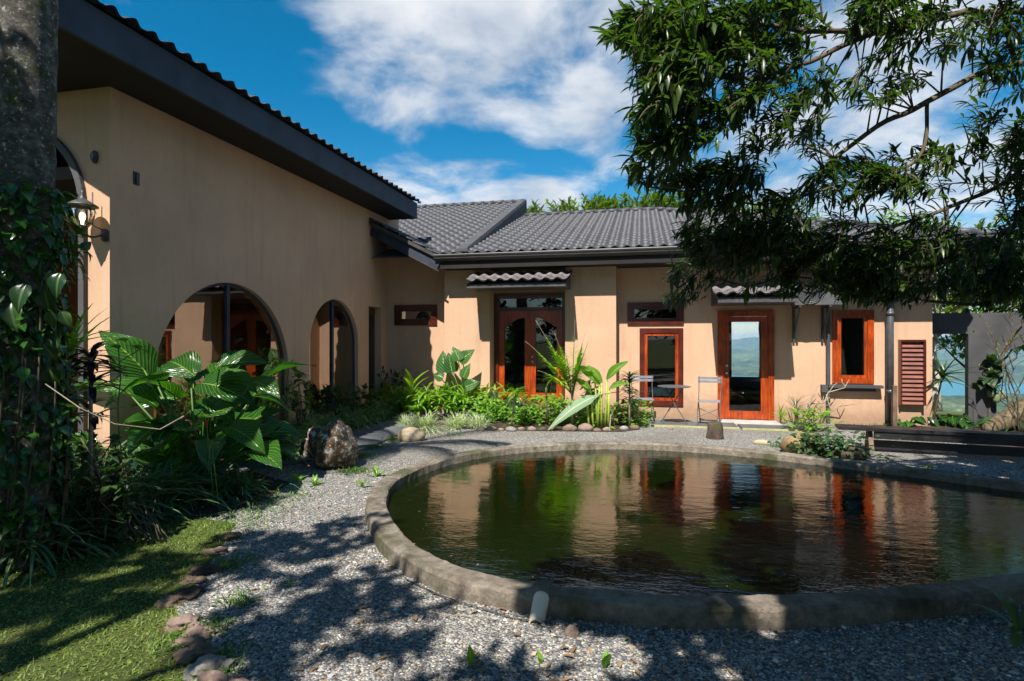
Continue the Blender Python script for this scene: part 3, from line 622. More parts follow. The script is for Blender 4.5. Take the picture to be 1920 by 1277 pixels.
# valley wing roof (taller) + cheek slope
VX, VZ = -4.20, 3.44
def zB(x): return VZ+.515*(VX-x)
mb = tiles((-9.3, 11.46, zL_(11.46)), (1, 0, 0), (0, 1, PL), 5.62, 7.0, keep=lambda c: c.y < 18 and (c.x > VX or zL_(c.y) > zB(c.x)-.02))
roofL = part('roof', mb, 'roof_tile', HP, True, label='taller tiled roof slope between the two wings')
mb = tiles((VX+.05, 11.42, zB(VX+.05)), (0, 1, 0), (-1, 0, .515), 4.0, 2.2, keep=lambda c: zB(c.x) > zL_(c.y)-.02)
part('roof', mb, 'roof_tile', HP, True, label='small tiled valley slope beside the tall wall')
mb = MB(); mb.add([(-3.7, 18, zL_(18)), (-9.3, 18, zL_(18)), (-9.3, 25, 3.4), (-3.7, 25, 3.4)], [(0, 1, 2, 3)])
mb.add([(-9.3, 11.5, zL_(11.5)-.03), (-3.7, 11.5, zL_(11.5)-.03), (-3.7, 18, zL_(18)-.03), (-9.3, 18, zL_(18)-.03)], [(0, 1, 2, 3)]); part('roof', mb, 'tile_backing', HP)
mb = MB(); ridge(mb, (-3.66, 18, zL_(18)+.03), (-9.3, 18, zL_(18)+.03)); part('ridge_cap', mb, 'roof_tile', roofL, True)
# barge between the two roofs: top flashing and dark drop face
mb = MB()
for y0, y1 in ((11.62, 18.02),):
    v = []
    for y in (y0, y1):
        zt = zL_(y)+.085; zb = zR(y)-.15
        v += [(-3.86, y, zt-.01), (-3.60, y, zt+.02), (-3.58, y, zt-.06), (-3.58, y, min(zb, zt-.08)), (-3.62, y, min(zb, zt-.08)), (-3.64, y, zt-.06), (-3.86, y, zt-.05)]
    mb.add(v, [(i, (i+1) % 7, (i+1) % 7+7, i+7) for i in range(7)]+[tuple(range(6, -1, -1)), tuple(range(7, 14))])
part('barge_board', mb, 'charcoal_frame', HP)
# eave: fascia, gutter, soffit
mb = MB(); mb.box(-4.16, 5.86, 11.50, 11.53, 3.14, 3.40); part('fascia', mb, 'black_soffit', HP)
def extr(prof, x0, x1, fn):
    n = len(prof); v = [fn(x0, *p) for p in prof]+[fn(x1, *p) for p in prof]
    mb = MB(); mb.add(v, [(i, (i+1) % n, (i+1) % n+n, i+n) for i in range(n)]+[tuple(range(n-1, -1, -1)), tuple(range(n, 2*n))]); return mb
gp = [(0, 0), (0, -.115), (-.045, -.115), (-.075, -.085), (-.085, -.045), (-.105, -.03), (-.115, 0), (-.125, .008), (-.13, .0), (-.12, -.045), (-.10, -.055), (-.09, -.1), (-.05, -.13), (.0, -.13)]
mb = extr([(11.50+a, 3.425+b) for a, b in [(0, 0), (-.10, 0), (-.118, .008), (-.124, -.008), (-.112, -.035), (-.098, -.045), (-.094, -.075), (-.07, -.105), (-.04, -.125), (0, -.125)]], -4.26, 5.9, lambda x, y, z: (x, y, z))
part('gutter', mb, 'gutter_metal', HP)
mb = MB(); mb.box(-4.15, 5.86, 11.53, YR-.003, 3.15, 3.17); mb.box(5.86, 5.89, 11.5, 20, 3.14, 3.40); mb.box(5.19, 5.86, YR, 20, 3.15, 3.17); part('soffit', mb, 'black_soffit', HP)
# raking fascia at left of the corner
mb = MB(); e0 = Vector((-4.17, 11.50, 3.24)); e1 = Vector((-5.75, 11.50, 3.24+1.58*.515))
mb.beam(e0, e1, .035, .27); part('fascia', mb, 'charcoal_paint', HP)
mb = MB(); mb.beam(e0+Vector((.04, -.045, .125)), e1+Vector((0, -.045, .125)), .06, .07); mb.beam(e0+Vector((0, -.025, -.15)), e1+Vector((.6, -.025, -.15-.309)), .03, .018); part('flashing', mb, 'gutter_metal', HP)
mb = MB(); mb.add([(-4.17, 11.53, 3.16), (-5.75, 11.53, 3.97), (-5.75, YR, 3.97), (-4.17, YR, 3.16)], [(0, 1, 2, 3)]); part('soffit', mb, 'black_soffit', HP)
mb = slab_holes([(-5.755, 3.49), (-4.0, 3.49), (-4.0, 3.6), (-4.3, 3.6), (-5.755, 4.2)], [], lambda a, b, d: (a, YR-.004+d, b), .1); part('wall', mb, 'plaster', HP)
# left wing roof
XE = -5.06
eav = [(XE, 12.45), (XE, 4.0), (-6.6, 4.68), (-9.8, 4.68), (-9.8, 12.45)]
mb = MB()
def fas(a, b, z0=4.44, z1=4.80, th=.05):
    a = Vector((*a, 0)); b = Vector((*b, 0)); d = (b-a).normalized(); nn = Vector((-d.y, d.x, 0))*th
    q = [a, b, b+nn, a+nn]; mb.add([(p.x, p.y, z0) for p in q]+[(p.x, p.y, z1) for p in q], [(0, 1, 5, 4), (1, 2, 6, 5), (2, 3, 7, 6), (3, 0, 4, 7), (4, 5, 6, 7), (3, 2, 1, 0)])
fas(eav[1], eav[0]); fas(eav[2], eav[1]); fas(eav[3], eav[2]); fas((XE-.05, 12.449), (-9.8, 12.449)); part('fascia', mb, 'charcoal_paint', HP, label='deep charcoal fascia board along the left wing eave')
mb = MB(); mb.add([(XE-.02, 12.4, 4.455), (XE-.02, 4.05, 4.455), (-6.6, 4.72, 4.455), (-9.8, 4.72, 4.455), (-9.8, 12.4, 4.455)], [(0, 1, 2, 3, 4)]); part('soffit', mb, 'black_soffit', HP)
mb = tiles((XE+.07, 4.0, 4.80), (0, 1, 0), (-1, 0, .36), 8.5, 4.8, amp=.036)
part('roof', mb, 'roof_tile', HP, True, label='tiled roof of the tall left wing')
mb = MB(); mb.add([(XE, 12.44, 4.79), (XE, 4.02, 4.79), (-9.7, 4.02, 6.46), (-9.7, 12.44, 6.46)], [(0, 1, 2, 3)]); mb.add([(XE, 12.445, 4.79), (-9.7, 12.445, 4.79), (-9.7, 12.445, 6.46)], [(0, 1, 2)]); mb.tube([(XE+.03, 12.45, 4.82), (XE+.03, 12.58, 4.84)], .02, 6); part('roof', mb, 'tile_backing', HP)

# awnings
def awning(x0, x1, yb, yf, zb, zf, zs):
    L = math.hypot(yb-yf+.05, zb-zf); dn = Vector((0, yb-yf+.05, zb-zf))
    a = tiles((x0-.05, yf-.05, zf), (1, 0, 0), dn, x1-x0+.12, L, pitch=.232, course=.40, amp=.036, step=.03)
    g = part('awning', a, 'awning_tile', HP, True)
    b = tiles((x0-.05, yf-.05, zf-.022), (1, 0, 0), dn, x1-x0+.12, L, pitch=.232, course=.40, amp=.036, step=.03); part('tile_underside', b, 'tile_backing', g, True)
    mb = MB(); zz = zf-.045
    v = [(yf, zs), (yf, zz), (yb-.002, zb-.05), (yb-.002, zs)]
    mb.add([(x0, *p) for p in v]+[(x1, *p) for p in v], [(3, 2, 1, 0), (4, 5, 6, 7), (0, 1, 5, 4), (1, 2, 6, 5), (3, 0, 4, 7)]); part('awning_box', mb, 'charcoal_frame', g)
awning(-3.46, -1.44, YF, 11.15, 3.07, 2.81, 2.69)
awning(1.40, 2.78, YR, 11.27, 2.78, 2.47, 2.33)

# windows and doors (frame set 2 mm proud of the wall)
def win(x0, x1, z0, z1, outer='dark_varnish', inner='varnished_wood', g='dark_glass', fw=.07, iw=.05, name='window', yb=YR, back=None):
    mb = MB(); y = yb-.03
    mb.box(x0-.02, x0+fw, y, yb+.1, z0-.02, z1+.02); mb.box(x1-fw, x1+.02, y, yb+.1, z0-.02, z1+.02); mb.box(x0+fw, x1-fw, y, yb+.1, z1-fw, z1+.02); mb.box(x0+fw, x1-fw, y, yb+.1, z0-.02, z0+fw)
    o = part(name, mb, outer, HP)
    mb = MB(); a0, a1, b0, b1 = x0+fw, x1-fw, z0+fw, z1-fw; y += .02
    mb.box(a0, a0+iw, y, yb+.07, b0, b1); mb.box(a1-iw, a1, y, yb+.07, b0, b1); mb.box(a0+iw, a1-iw, y, yb+.07, b1-iw, b1); mb.box(a0+iw, a1-iw, y, yb+.07, b0, b0+iw); part('sash', mb, inner, o)
    mb = MB(); mb.add([(a0+iw, yb+.03, b0+iw), (a1-iw, yb+.03, b0+iw), (a1-iw, yb+.03, b1-iw), (a0+iw, yb+.03, b1-iw)], [(0, 1, 2, 3)]); part('pane', mb, g, o)
    if back:
        mb = MB(); mb.box(x0, x1, yb+.16, yb+.18, z0, z1); part('blind', mb, back, o)
    return o
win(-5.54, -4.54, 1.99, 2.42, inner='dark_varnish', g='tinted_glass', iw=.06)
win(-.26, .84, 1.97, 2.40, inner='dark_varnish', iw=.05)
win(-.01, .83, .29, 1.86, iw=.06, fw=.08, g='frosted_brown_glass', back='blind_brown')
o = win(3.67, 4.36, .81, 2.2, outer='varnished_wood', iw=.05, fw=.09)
mb = MB(); mb.box(3.55, 4.50, YR-.16, YR-.001, .71, .765); mb.box(3.62, 4.40, YR-.07, YR-.002, .64, .708); part('sill', mb, 'charcoal_frame', o)
# double door
y = YR-.05
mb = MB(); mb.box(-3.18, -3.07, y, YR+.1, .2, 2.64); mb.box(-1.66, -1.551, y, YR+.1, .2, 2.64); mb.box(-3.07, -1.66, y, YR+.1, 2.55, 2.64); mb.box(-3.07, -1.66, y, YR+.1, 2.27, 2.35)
DD = part('double_door', mb, 'dark_varnish', HP, label='red wood double door with curved glass tops')
mb = MB(); mb.add([(-3.07, YR+.03, 2.35), (-1.66, YR+.03, 2.35), (-1.66, YR+.03, 2.55), (-3.07, YR+.03, 2.55)], [(0, 1, 2, 3)]); part('transom_pane', mb, 'dark_glass', DD)
for s_, x0, x1 in ((1, -3.065, -2.366), (-1, -2.362, -1.664)):
    st = .115; gx0, gx1 = x0+(st if s_ == 1 else st*1.0), x1-st
    top = []
    for i in range(13):
        t = i/12; zz = 1.93+.2*(math.sin((t-.1)*math.pi/1.8) if t > .1 else 0)
        top.append((gx0+(gx1-gx0)*t if s_ == 1 else gx1-(gx1-gx0)*t, zz))
    hole = [(gx0 if s_ == 1 else gx1, .48)]+top+[(gx1 if s_ == 1 else gx0, .48)]
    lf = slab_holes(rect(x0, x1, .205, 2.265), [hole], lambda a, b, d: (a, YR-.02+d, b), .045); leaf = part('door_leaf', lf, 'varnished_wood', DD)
    mb = MB(); mb.add([(a, YR+.0, b) for a, b in hole], [tuple(range(len(hole)))]); part('glass', mb, 'dark_glass', DD)
    mb = MB()
    for i in range(len(hole)-1): mb.beam((hole[i][0], YR-.024, hole[i][1]), (hole[i+1][0], YR-.024, hole[i+1][1]), .014, .012, up=(0, 1, .001))
    part('bead', mb, 'varnished_wood', DD)
for zz in (1.27, 1.17):
    mb = MB(); mb.lathe([(.028, 0), (.03, .008), (.012, .012), (.012, .04), (.026, .045), (.024, .07), (.005, .075)], (0, 0, 0), 14); mb.v[-1] = np.stack([mb.v[-1][:, 0]-2.31, YR-.02-mb.v[-1][:, 2], mb.v[-1][:, 1]+zz], 1)
    part('handle', mb, 'steel', DD, True)
# single door
mb = MB(); mb.box(1.52, 1.63, y, YR+.1, .03, 2.22); mb.box(2.48, 2.59, y, YR+.1, .03, 2.22); mb.box(1.63, 2.48, y, YR+.1, 2.11, 2.22)
SD = part('single_door', mb, 'varnished_wood', HP, label='red wood door with a tall clear glass pane')
lf = slab_holes(rect(1.632, 2.478, .035, 2.105), [rect(1.745, 2.345, .20, 2.0)], lambda a, b, d: (a, YR-.02+d, b), .045); part('door_leaf', lf, 'varnished_wood', SD)
mb = MB(); mb.add([(1.745, YR, .20), (2.345, YR, .20), (2.345, YR, 2.0), (1.745, YR, 2.0)], [(0, 1, 2, 3)]); part('glass', mb, 'clear_glass', SD)
for zz in (1.12, .97):
    mb = MB(); mb.lathe([(.028, 0), (.03, .008), (.012, .012), (.012, .04), (.026, .045), (.024, .07), (.005, .075)], (0, 0, 0), 14); mb.v[-1] = np.stack([mb.v[-1][:, 0]+1.69, YR-.02-mb.v[-1][:, 2], mb.v[-1][:, 1]+zz], 1)
    part('handle', mb, 'steel', SD, True)
# rooms behind
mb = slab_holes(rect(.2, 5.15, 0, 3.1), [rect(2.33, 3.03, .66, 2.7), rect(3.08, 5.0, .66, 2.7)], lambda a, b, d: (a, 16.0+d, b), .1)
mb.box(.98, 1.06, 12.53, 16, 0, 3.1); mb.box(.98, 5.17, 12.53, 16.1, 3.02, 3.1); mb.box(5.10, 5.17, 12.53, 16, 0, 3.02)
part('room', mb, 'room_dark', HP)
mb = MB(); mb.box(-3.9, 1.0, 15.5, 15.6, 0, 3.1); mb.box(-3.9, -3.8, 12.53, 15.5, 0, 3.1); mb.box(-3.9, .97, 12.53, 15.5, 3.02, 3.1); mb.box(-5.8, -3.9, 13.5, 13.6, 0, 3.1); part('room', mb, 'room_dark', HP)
# door steps
mb = MB(); mb.box(-3.2, -1.5, 11.6, YR-.06, -.05, .17); part('door_step', mb, 'pale_stone', HP)
# downpipes and brackets
mb = MB(); mb.tube([(4.62, 12.20, 3.2), (4.62, 12.20, .0)], .062, 14)
for zz in (2.1, .62, 3.0): mb.tube([(4.62, 12.20, zz), (4.62, 12.20, zz+.07)], .07, 14)
mb.box(4.60, 4.64, 12.2, YR, 1.5, 1.53); part('downpipe', mb, 'pipe_plastic', HP, True)
mb = MB(); mb.tube([(3.56, 12.24, 2.6), (3.56, 12.24, .0)], .035, 10); mb.box(3.44, 3.53, 12.2, YR-.002, .62, .76); part('conduit', mb, 'charcoal_frame', HP)
mb = MB(); mb.box(4.48, 4.55, 11.7, 11.78, 0, .80); solo('wooden_post', mb, 'brown_wood', 'short square wooden post standing by the louvered panel behind the bench', 'post', (4.515, 11.74, 0))
# louvered panel
LV = thing('louvered_shutter', 'weathered red wood louvered shutter fixed at the right end of the wall', 'shutter', (5.0, 12.25, .4))
mb = MB(); mb.box(4.80, 4.825, 12.20, 12.318, .40, 1.60); mb.box(5.18, 5.22, 12.18, 12.318, .40, 1.60); mb.box(4.8, 5.22, 12.19, 12.318, 1.60, 1.64); part('frame', mb, 'dark_varnish', LV)
for i in range(14):
    mb = MB(); zz = .45+i*.083; mb.beam((4.826, 12.235, zz), (5.179, 12.235, zz), .018, .085, up=(0, .55, 1)); part('slat', mb, 'louver_wood', LV)
# AC unit
AC = thing('air_conditioner', 'grey outdoor air conditioning unit with round fan grille on wall brackets', 'air conditioner', (3.3, 12.0, 2.28))
mb = MB(); mb.box(2.86, 3.68, 11.82, 12.14, 2.30, 2.76); part('casing', mb, 'ac_casing', AC)
mb = MB()
for r_ in (.06, .10, .14, .18, .21):
    mb.tube([(3.12+r_*math.cos(a), 11.805, 2.53+r_*math.sin(a)) for a in np.linspace(0, 6.2832, 33)], .007, 6)
for a in np.linspace(0, 6.2832, 9)[:-1]: mb.beam((3.12, 11.806, 2.53), (3.12+.21*math.cos(a), 11.806, 2.53+.21*math.sin(a)), .008, .008)
part('fan_grille', mb, 'steel', AC)
mb = MB(); mb.lathe([(.215, 0), (.215, .012)], (0, 0, 0), 28); mb.v[-1] = np.stack([mb.v[-1][:, 0]+3.12, 11.818-mb.v[-1][:, 2], mb.v[-1][:, 1]+2.53], 1); part('fan_dark_disc', mb, 'black_iron', AC)  # flat dark disc on the casing stands in for the shadowed fan hollow
for x in (2.93, 3.45):
    mb = MB(); mb.box(x, x+.04, 11.8, YR-.002, 2.255, 2.295); mb.box(x, x+.04, YR-.045, YR-.002, 1.58, 2.255); mb.beam((x+.02, 11.86, 2.25), (x+.02, YR-.03, 1.68), .03, .03); part('bracket', mb, 'black_iron', AC)
# wall lamp
lp = Vector((-5.90, 5.02, 2.90))
LA = thing('wall_lantern', 'cast iron lantern with glass globe on the sunlit strip beside the tall arch', 'wall lamp', tuple(lp))
def la(prof): return MB().lathe(prof, (lp.x, lp.y, lp.z), 18)
part('cap', la([(.005, .36), (.02, .33), (.012, .30), (.028, .285), (.03, .27), (.05, .255), (.10, .225), (.145, .195), (.15, .18), (.12, .18)]), 'black_iron', LA, True)
part('globe', la([(.10, .18), (.108, .12), (.10, .06), (.075, .0), (.04, -.04)]), 'clear_glass', LA, True)
part('bulb', la([(.005, .12), (.022, .11), (.03, .08), (.028, .05), (.015, .02), (.012, -.03)]), 'bulb', LA, True)
mb = la([(.045, -.035), (.05, -.06), (.02, -.09), (.028, -.11), (.012, -.14), (.004, -.16)])
for i in range(6):
    a = i*math.pi/3; mb.tube([(lp.x+r_*math.cos(a), lp.y+r_*math.sin(a), lp.z+z) for r_, z in ((.11, .18), (.113, .12), (.104, .06), (.08, 0), (.045, -.04))], .005, 5)
part('cage', mb, 'black_iron', LA, True)
mb = MB(); mb.lathe([(.055, 0), (.055, .02), (.03, .03), (.01, .05)], (0, 0, 0), 16); mb.v[-1] = np.stack([mb.v[-1][:, 0]+lp.x+.09, 5.215-mb.v[-1][:, 2], mb.v[-1][:, 1]*1.3+lp.z-.10], 1)
mb.tube([(lp.x+.09, 5.18, lp.z-.10), (lp.x+.06, 5.1, lp.z-.14), (lp.x, 5.02, lp.z-.12), (lp.x, 5.02, lp.z-.05)], .011, 7); mb.tube([(lp.x+.02, 5.12, lp.z+.36), (lp.x+.02, 5.12, lp.z+.0), (lp.x+.09, 5.19, lp.z-.05)], .007, 6); part('bracket', mb, 'black_iron', LA, True)

# frame structure at right
PG = thing('garden_portal', 'charcoal painted concrete portal frame joined to the right end of the house', 'portal', (6.3, 12.6, 0))
mb = MB(); mb.box(5.39, 6.06, 12.5, 12.62, 1.75, 2.15); part('beam', mb, 'charcoal_frame', PG)
ol = [(6.06, -.1), (6.52, -.1), (6.52, 1.36), (8.2, 2.0), (10, 2.3), (10, 2.75), (6.06, 2.15)]
ol = [(6.06, -.1), (6.52, -.1), (6.52, 1.36), (7.5, 1.78), (10, 1.9), (10, 2.15), (6.06, 2.15)]
mb = slab_holes(ol, [], lambda a, b, d: (a, 12.5+d, b), .12); part('post', mb, 'charcoal_frame', PG)

# terrace slabs (flush paving)
mb = MB(); mb.box(-.1, 1.75, 11.15, 11.78, -.05, .03)
struct('terrace', mb, 'paving_slate')
mb = MB(); mb.box(1.35, 2.9, 11.0, 11.75, -.05, .045) if False else mb.box(1.8, 2.95, 11.10, 11.62, -.05, .030)
struct('terrace_slab', mb, 'paving_slate')
mb = MB(); mb.box(-.1, 1.75, 11.125, 11.148, -.05, .034); mb.box(1.8, 2.95, 11.075, 11.098, -.05, .034); struct('terrace_edge', mb, 'yellow_trim')
mb = MB(); mb.box(1.5, 2.62, 11.66, YR-.055, -.05, .028); part('door_step', mb, 'pale_stone', HP)

# chairs, table
def chair(cx, cy, rz, label):
    t = thing('folding_chair', label, 'chair', (cx, cy, .03), 'folding chairs on the little terrace')
    rot = Matrix.Rotation(rz, 3, 'Z')
    def tr(mb):
        V = np.concatenate(mb.v); V = V@np.array(rot).T+np.array((cx, cy, .03)); mb.v = [V]; return mb
    w2 = .20
    for z0 in (.80, .865):
        part('back_slat', tr(MB().box(-w2-.02, w2+.02, .225, .240, z0-.024, z0+.024)), 'grey_metal', t)
    for i in range(6): part('seat_slat', tr(MB().box(-w2, w2, -.20+i*.07, -.145+i*.07, .44, .452)), 'grey_metal', t)
    for sx in (-1, 1):
        part('leg', tr(MB().tube([(sx*w2, .232, .90), (sx*w2, .20, .62), (sx*w2, .05, .43), (sx*w2, -.24, .0)], .008, 8)), 'dark_metal', t)
        part('leg', tr(MB().tube([(sx*(w2-.025), -.19, .43), (sx*(w2-.025), .24, .0)], .008, 8)), 'dark_metal', t)
    for q in ([(-w2+.02, .236, .04), (w2-.02, .236, .04)], [(-w2, -.225, .03), (w2, -.225, .03)], [(-w2, -.14, .15), (w2, -.04, .32)], [(w2, -.14, .15), (-w2, -.04, .32)]):
        part('brace', tr(MB().tube(q, .006, 6)), 'dark_metal', t)
chair(.03, 11.52, R(4), 'grey metal folding chair left of the round table, beside the two tiered dracaena')
chair(1.26, 11.42, R(-10), 'grey metal folding chair right of the round table, next to the glass door')
TB = thing('bistro_table', 'small round dark folding table between the two metal chairs', 'table', (.62, 11.45, .03))
part('table_top', MB().lathe([(.30, .700), (.31, .705), (.31, .716), (.295, .72)], (.62, 11.45, .03), 36), 'dark_metal', TB)
for i, yy in ((1, 11.36), (-1, 11.54)): part('leg', MB().beam((.62-i*.19, yy, .03+.70), (.62+i*.24, yy, .03), .018, .035, up=(0, 1, .01)), 'dark_metal', TB)
for q in ([(.43, 11.36, .04), (.43, 11.54, .04)], [(.86, 11.36, .04), (.86, 11.54, .04)], [(.62, 11.33, .37), (.62, 11.57, .37)]): part('stretcher', MB().tube(q, .009, 6), 'dark_metal', TB)

# bench
b0 = G(1573, 800, .36); b1 = G(1920, 816, .36); bd = (b1-b0).normalized(); bn = Vector((-bd.y, bd.x, 0)); b2 = b0+bd*3.9
BN = thing('long_bench', 'long low dark wooden bench beside the pond, partly shaded by the tree', 'bench', tuple((b0+b2)/2*1.0-Vector((0, 0, .36))))
part('seat', MB().beam(b0+bn*.16-Vector((0, 0, .022)), b2+bn*.16-Vector((0, 0, .022)), .33, .044), 'bench_wood', BN)
part('apron', MB().beam(b0+bd*.45+bn*.03-Vector((0, 0, .10)), b2-bd*.3+bn*.03-Vector((0, 0, .10)), .03, .11), 'bench_wood', BN)
part('stretcher', MB().beam(b0+bd*.47+bn*.13-Vector((0, 0, .25)), b2-bd*.3+bn*.13-Vector((0, 0, .25)), .04, .13), 'bench_wood', BN)
for q in (.42, 3.5):
    c_ = b0+bd*q; mb = MB()
    mb.beam(c_+bn*.13-Vector((0, 0, .05)), c_+bn*.0-Vector((0, 0, .36)), .045, .06, up=bd); part('leg', mb, 'brown_wood', BN)
    mb = MB(); mb.beam(c_+bn*.19-Vector((0, 0, .05)), c_+bn*.32-Vector((0, 0, .36)), .045, .06, up=bd); part('leg', mb, 'brown_wood', BN)

# ------------------------------------------------------------------ rocks
def rock(mb, c, s, seed=0, sub=3, rough=.25, flat=.0, rz=0):
    bm = bmesh.new(); bmesh.ops.create_icosphere(bm, subdivisions=sub, radius=1)
    V = []; cz, sz = math.cos(rz), math.sin(rz)
    for v in bm.verts:
        p = v.co; n = mnoise.fractal(p*1.1+Vector((seed*3.7, seed, 0)), 1, 2, 4)*rough+.5*rough*mnoise.noise(p*.9+Vector((0, seed*5.1, 0)))
        cl = mnoise.cell(Vector((round(p.x*1.2), round(p.y*1.2), round(p.z*1.2+seed))))*.12*rough
        q = p*(1+n+cl); x, y_, z = q.x*s[0], q.y*s[1], max(q.z, -.6)*s[2]
        V.append((c[0]+x*cz-y_*sz, c[1]+x*sz+y_*cz, c[2]+z))
    mb.add(V, [[v.index for v in f_.verts] for f_ in bm.faces]); bm.free(); return mb
def rk(px, py, s, mat, label, seed, rz=0, name='rock', z=0, group=None, cat='rock', **k):
    g = G(px, py); solo(name, rock(MB(), (g.x, g.y, s[2]*.45+z), s, seed, rz=rz, **k), mat, label, cat, (g.x, g.y, 0), group, smooth=True); return g
def boulder():
    g = G(612, 880); mb = MB(); rock(mb, (g.x+.05, g.y+.12, .22), (.30, .24, .34), 5, 4, .38, rz=.2); rock(mb, (g.x-.22, g.y+.2, .26), (.24, .2, .24), 9, 4, .3); 
    solo('boulder', mb, 'rock_lichen', 'jagged brown boulder with white lichen at the bend of the slate path', 'rock', (g.x, g.y, 0), smooth=True)
boulder()
rk(772, 826, (.235, .17, .15), 'rock_tan', 'smooth tan rounded rock at the end of the slate path', 2, rough=.12)
g = G(1073, 1192); solo('stone', rock(MB(), (g.x, g.y, .02), (.042, .03, .04), 12, rough=.18), 'rock_pink', 'small pale stone beside the foot of the white spout', 'rock', g, smooth=True)
rk(1505, 848, (.30, .22, .20), 'rock_moss', 'mossy tan rock half covered by creeper behind the pond rim', 21, rough=.25)
rk(1590, 858, (.26, .18, .12), 'rock_dark', 'dark mossy rock under the creeper near the bench leg', 22)
rk(1428, 833, (.13, .08, .05), 'rock_tan', 'flat pale stone on the gravel left of the mossy rock', 23, rough=.1)
rk(1258, 806, (.04, .04, .035), 'rock_pink', 'fist sized pink stone lying alone on the gravel by the dracaena', 24, rough=.1)
LB = [(424, 1012, .10, 'rock_moss', 'mossy rust coloured'), (404, 1040, .10, 'rock_brown', 'dark round'), (388, 1075, .11, 'rock_dark', 'flat shaded'), (365, 1092, .08, 'rock_brown', 'reddish'), (350, 1120, .10, 'rock_dark', 'rough dark'), (326, 1133, .09, 'rock_brown', 'low brown'), (345, 1176, .115, 'rock_pink', 'broad pinkish'), (368, 1200, .105, 'rock_pink', 'pale cracked'), (360, 1232, .12, 'rock_brown', 'ridged brown'), (392, 1262, .11, 'rock_grey', 'grey slab like'), (425, 1292, .11, 'rock_pink', 'pinkish half cut off')]
for i, (x, y_, s_, mt, ad) in enumerate(LB):
    nth = ['farthest from the camera', 'second from the far end', 'third from the far end', 'fourth from the far end', 'fifth from the far end', 'sixth from the far end', 'fifth from the near end', 'fourth from the near end', 'third from the near end', 'second from the near end', 'nearest the camera'][i]
    g = G(x, y_); solo('edging_stone', rock(MB(), (g.x, g.y, s_*.15), (s_*.84, s_*.6, s_*.40), 30+i, 4, .7, rz=random.uniform(.3, 1.4)), mt, f'{ad} edging stone between lawn and gravel, {nth}', 'rock', (g.x, g.y, 0), 'edging stones along the lawn', smooth=True)
ords = ['first', 'second', 'third', 'fourth', 'fifth', 'sixth', 'seventh', 'eighth', 'ninth', 'tenth', 'eleventh', 'twelfth', 'thirteenth', 'fourteenth']
FB = [(900, 808, .08, 'rock_tan'), (922, 807, .09, 'rock_pink'), (940, 808, .06, 'rock_brown'), (958, 809, .10, 'rock_grey'), (978, 807, .07, 'rock_brown'), (997, 807, .08, 'rock_pink'), (1018, 807, .07, 'rock_dark'), (1040, 807, .06, 'rock_brown'), (1068, 808, .13, 'rock_brown'), (1098, 807, .14, 'rock_pink'), (1120, 809, .07, 'rock_brown'), (1138, 808, .08, 'rock_pink'), (1170, 806, .08, 'rock_grey'), (1190, 805, .09, 'rock_brown')]
for i, (x, y_, s_, mt) in enumerate(FB):
    g = G(x, y_); cn = mt.split('_')[1]; solo('edging_stone', rock(MB(), (g.x, g.y, s_*.3), (s_*1.05, s_*.8, s_*.62), 60+i, 2, .16), mt, f'{cn} edging stone of the front plant bed, {ords[i]} from the left', 'rock', (g.x, g.y, 0), 'edging stones of the front bed', smooth=True)
# stump, drift log, mossy log
g = G(1342, 824); mb = MB(); mb.lathe([(.15, -.05), (.135, .05), (.125, .15), (.12, .25), (.105, .265), (.02, .26)], (g.x, g.y+.1, 0), 18)
V = mb.v[-1]; mb.v[-1] = np.array([(p[0]+.02*mnoise.noise(Vector(p)*9), p[1]+.02*mnoise.noise(Vector(p)*9+Vector((5, 0, 0))), p[2]+.02*mnoise.noise(Vector(p)*14)) for p in V])
solo('tree_stump', mb, 'rock_dark', 'small dark cut stump on the gravel in front of the glass door', 'stump', (g.x, g.y, 0), smooth=True)
g = G(1632, 795); mb = MB(); rock(mb, (g.x, g.y+.25, .19), (.62, .22, .20), 41, 4, .28); rock(mb, (g.x-.55, g.y+.15, .12), (.32, .16, .13), 42, 4, .3)
solo('driftwood_log', mb, 'weathered_wood', 'grey weathered log lying against the wall behind the bench', 'log', (g.x, g.y, 0), smooth=True)
g = G(1925, 800)
mb = MB(); mb.tube([G(1850, 812)+Vector((0, 0, .05)), G(1885, 808)+Vector((0, 0, .18)), G(1915, 806)+Vector((.1, 0, .38)), G(1960, 806)+Vector((.2, 0, .75)), G(2020, 810)+Vector((.3, 0, 1.1))], [.10, .17, .2, .2, .17], 14)
mb.v[-1] = np.array([(p[0]+.04*mnoise.noise(Vector(p)*5), p[1]+.04*mnoise.noise(Vector(p)*5+Vector((5, 0, 0))), p[2]+.04*mnoise.noise(Vector(p)*5+Vector((0, 9, 0)))) for p in mb.v[-1]])
solo('leaning_log', mb, 'bark_brown', 'mossy brown trunk leaning up out of the bed at the far right', 'log', (g.x, g.y, 0), smooth=True)

# ------------------------------------------------------------------ plants
def plant(name, label, cat, base, parts, group=None):
    t = thing(name, label, cat, (base[0], base[1], base[2] if len(base) > 2 else 0), group)
    for nm, mb, mt in parts: part(nm, mb, mt, t, True)
    return t
def wob(a, b, n=5, amp=.03, seed=0):
    a = Vector(a); b = Vector(b); L = (b-a).length
    return [a.lerp(b, i/n)+Vector((mnoise.noise(Vector((i*.7, seed, 0))), mnoise.noise(Vector((i*.7, seed+9, 0))), mnoise.noise(Vector((i*.7, seed+20, 0)))))*amp*L*math.sin(math.pi*i/n) for i in range(n+1)]

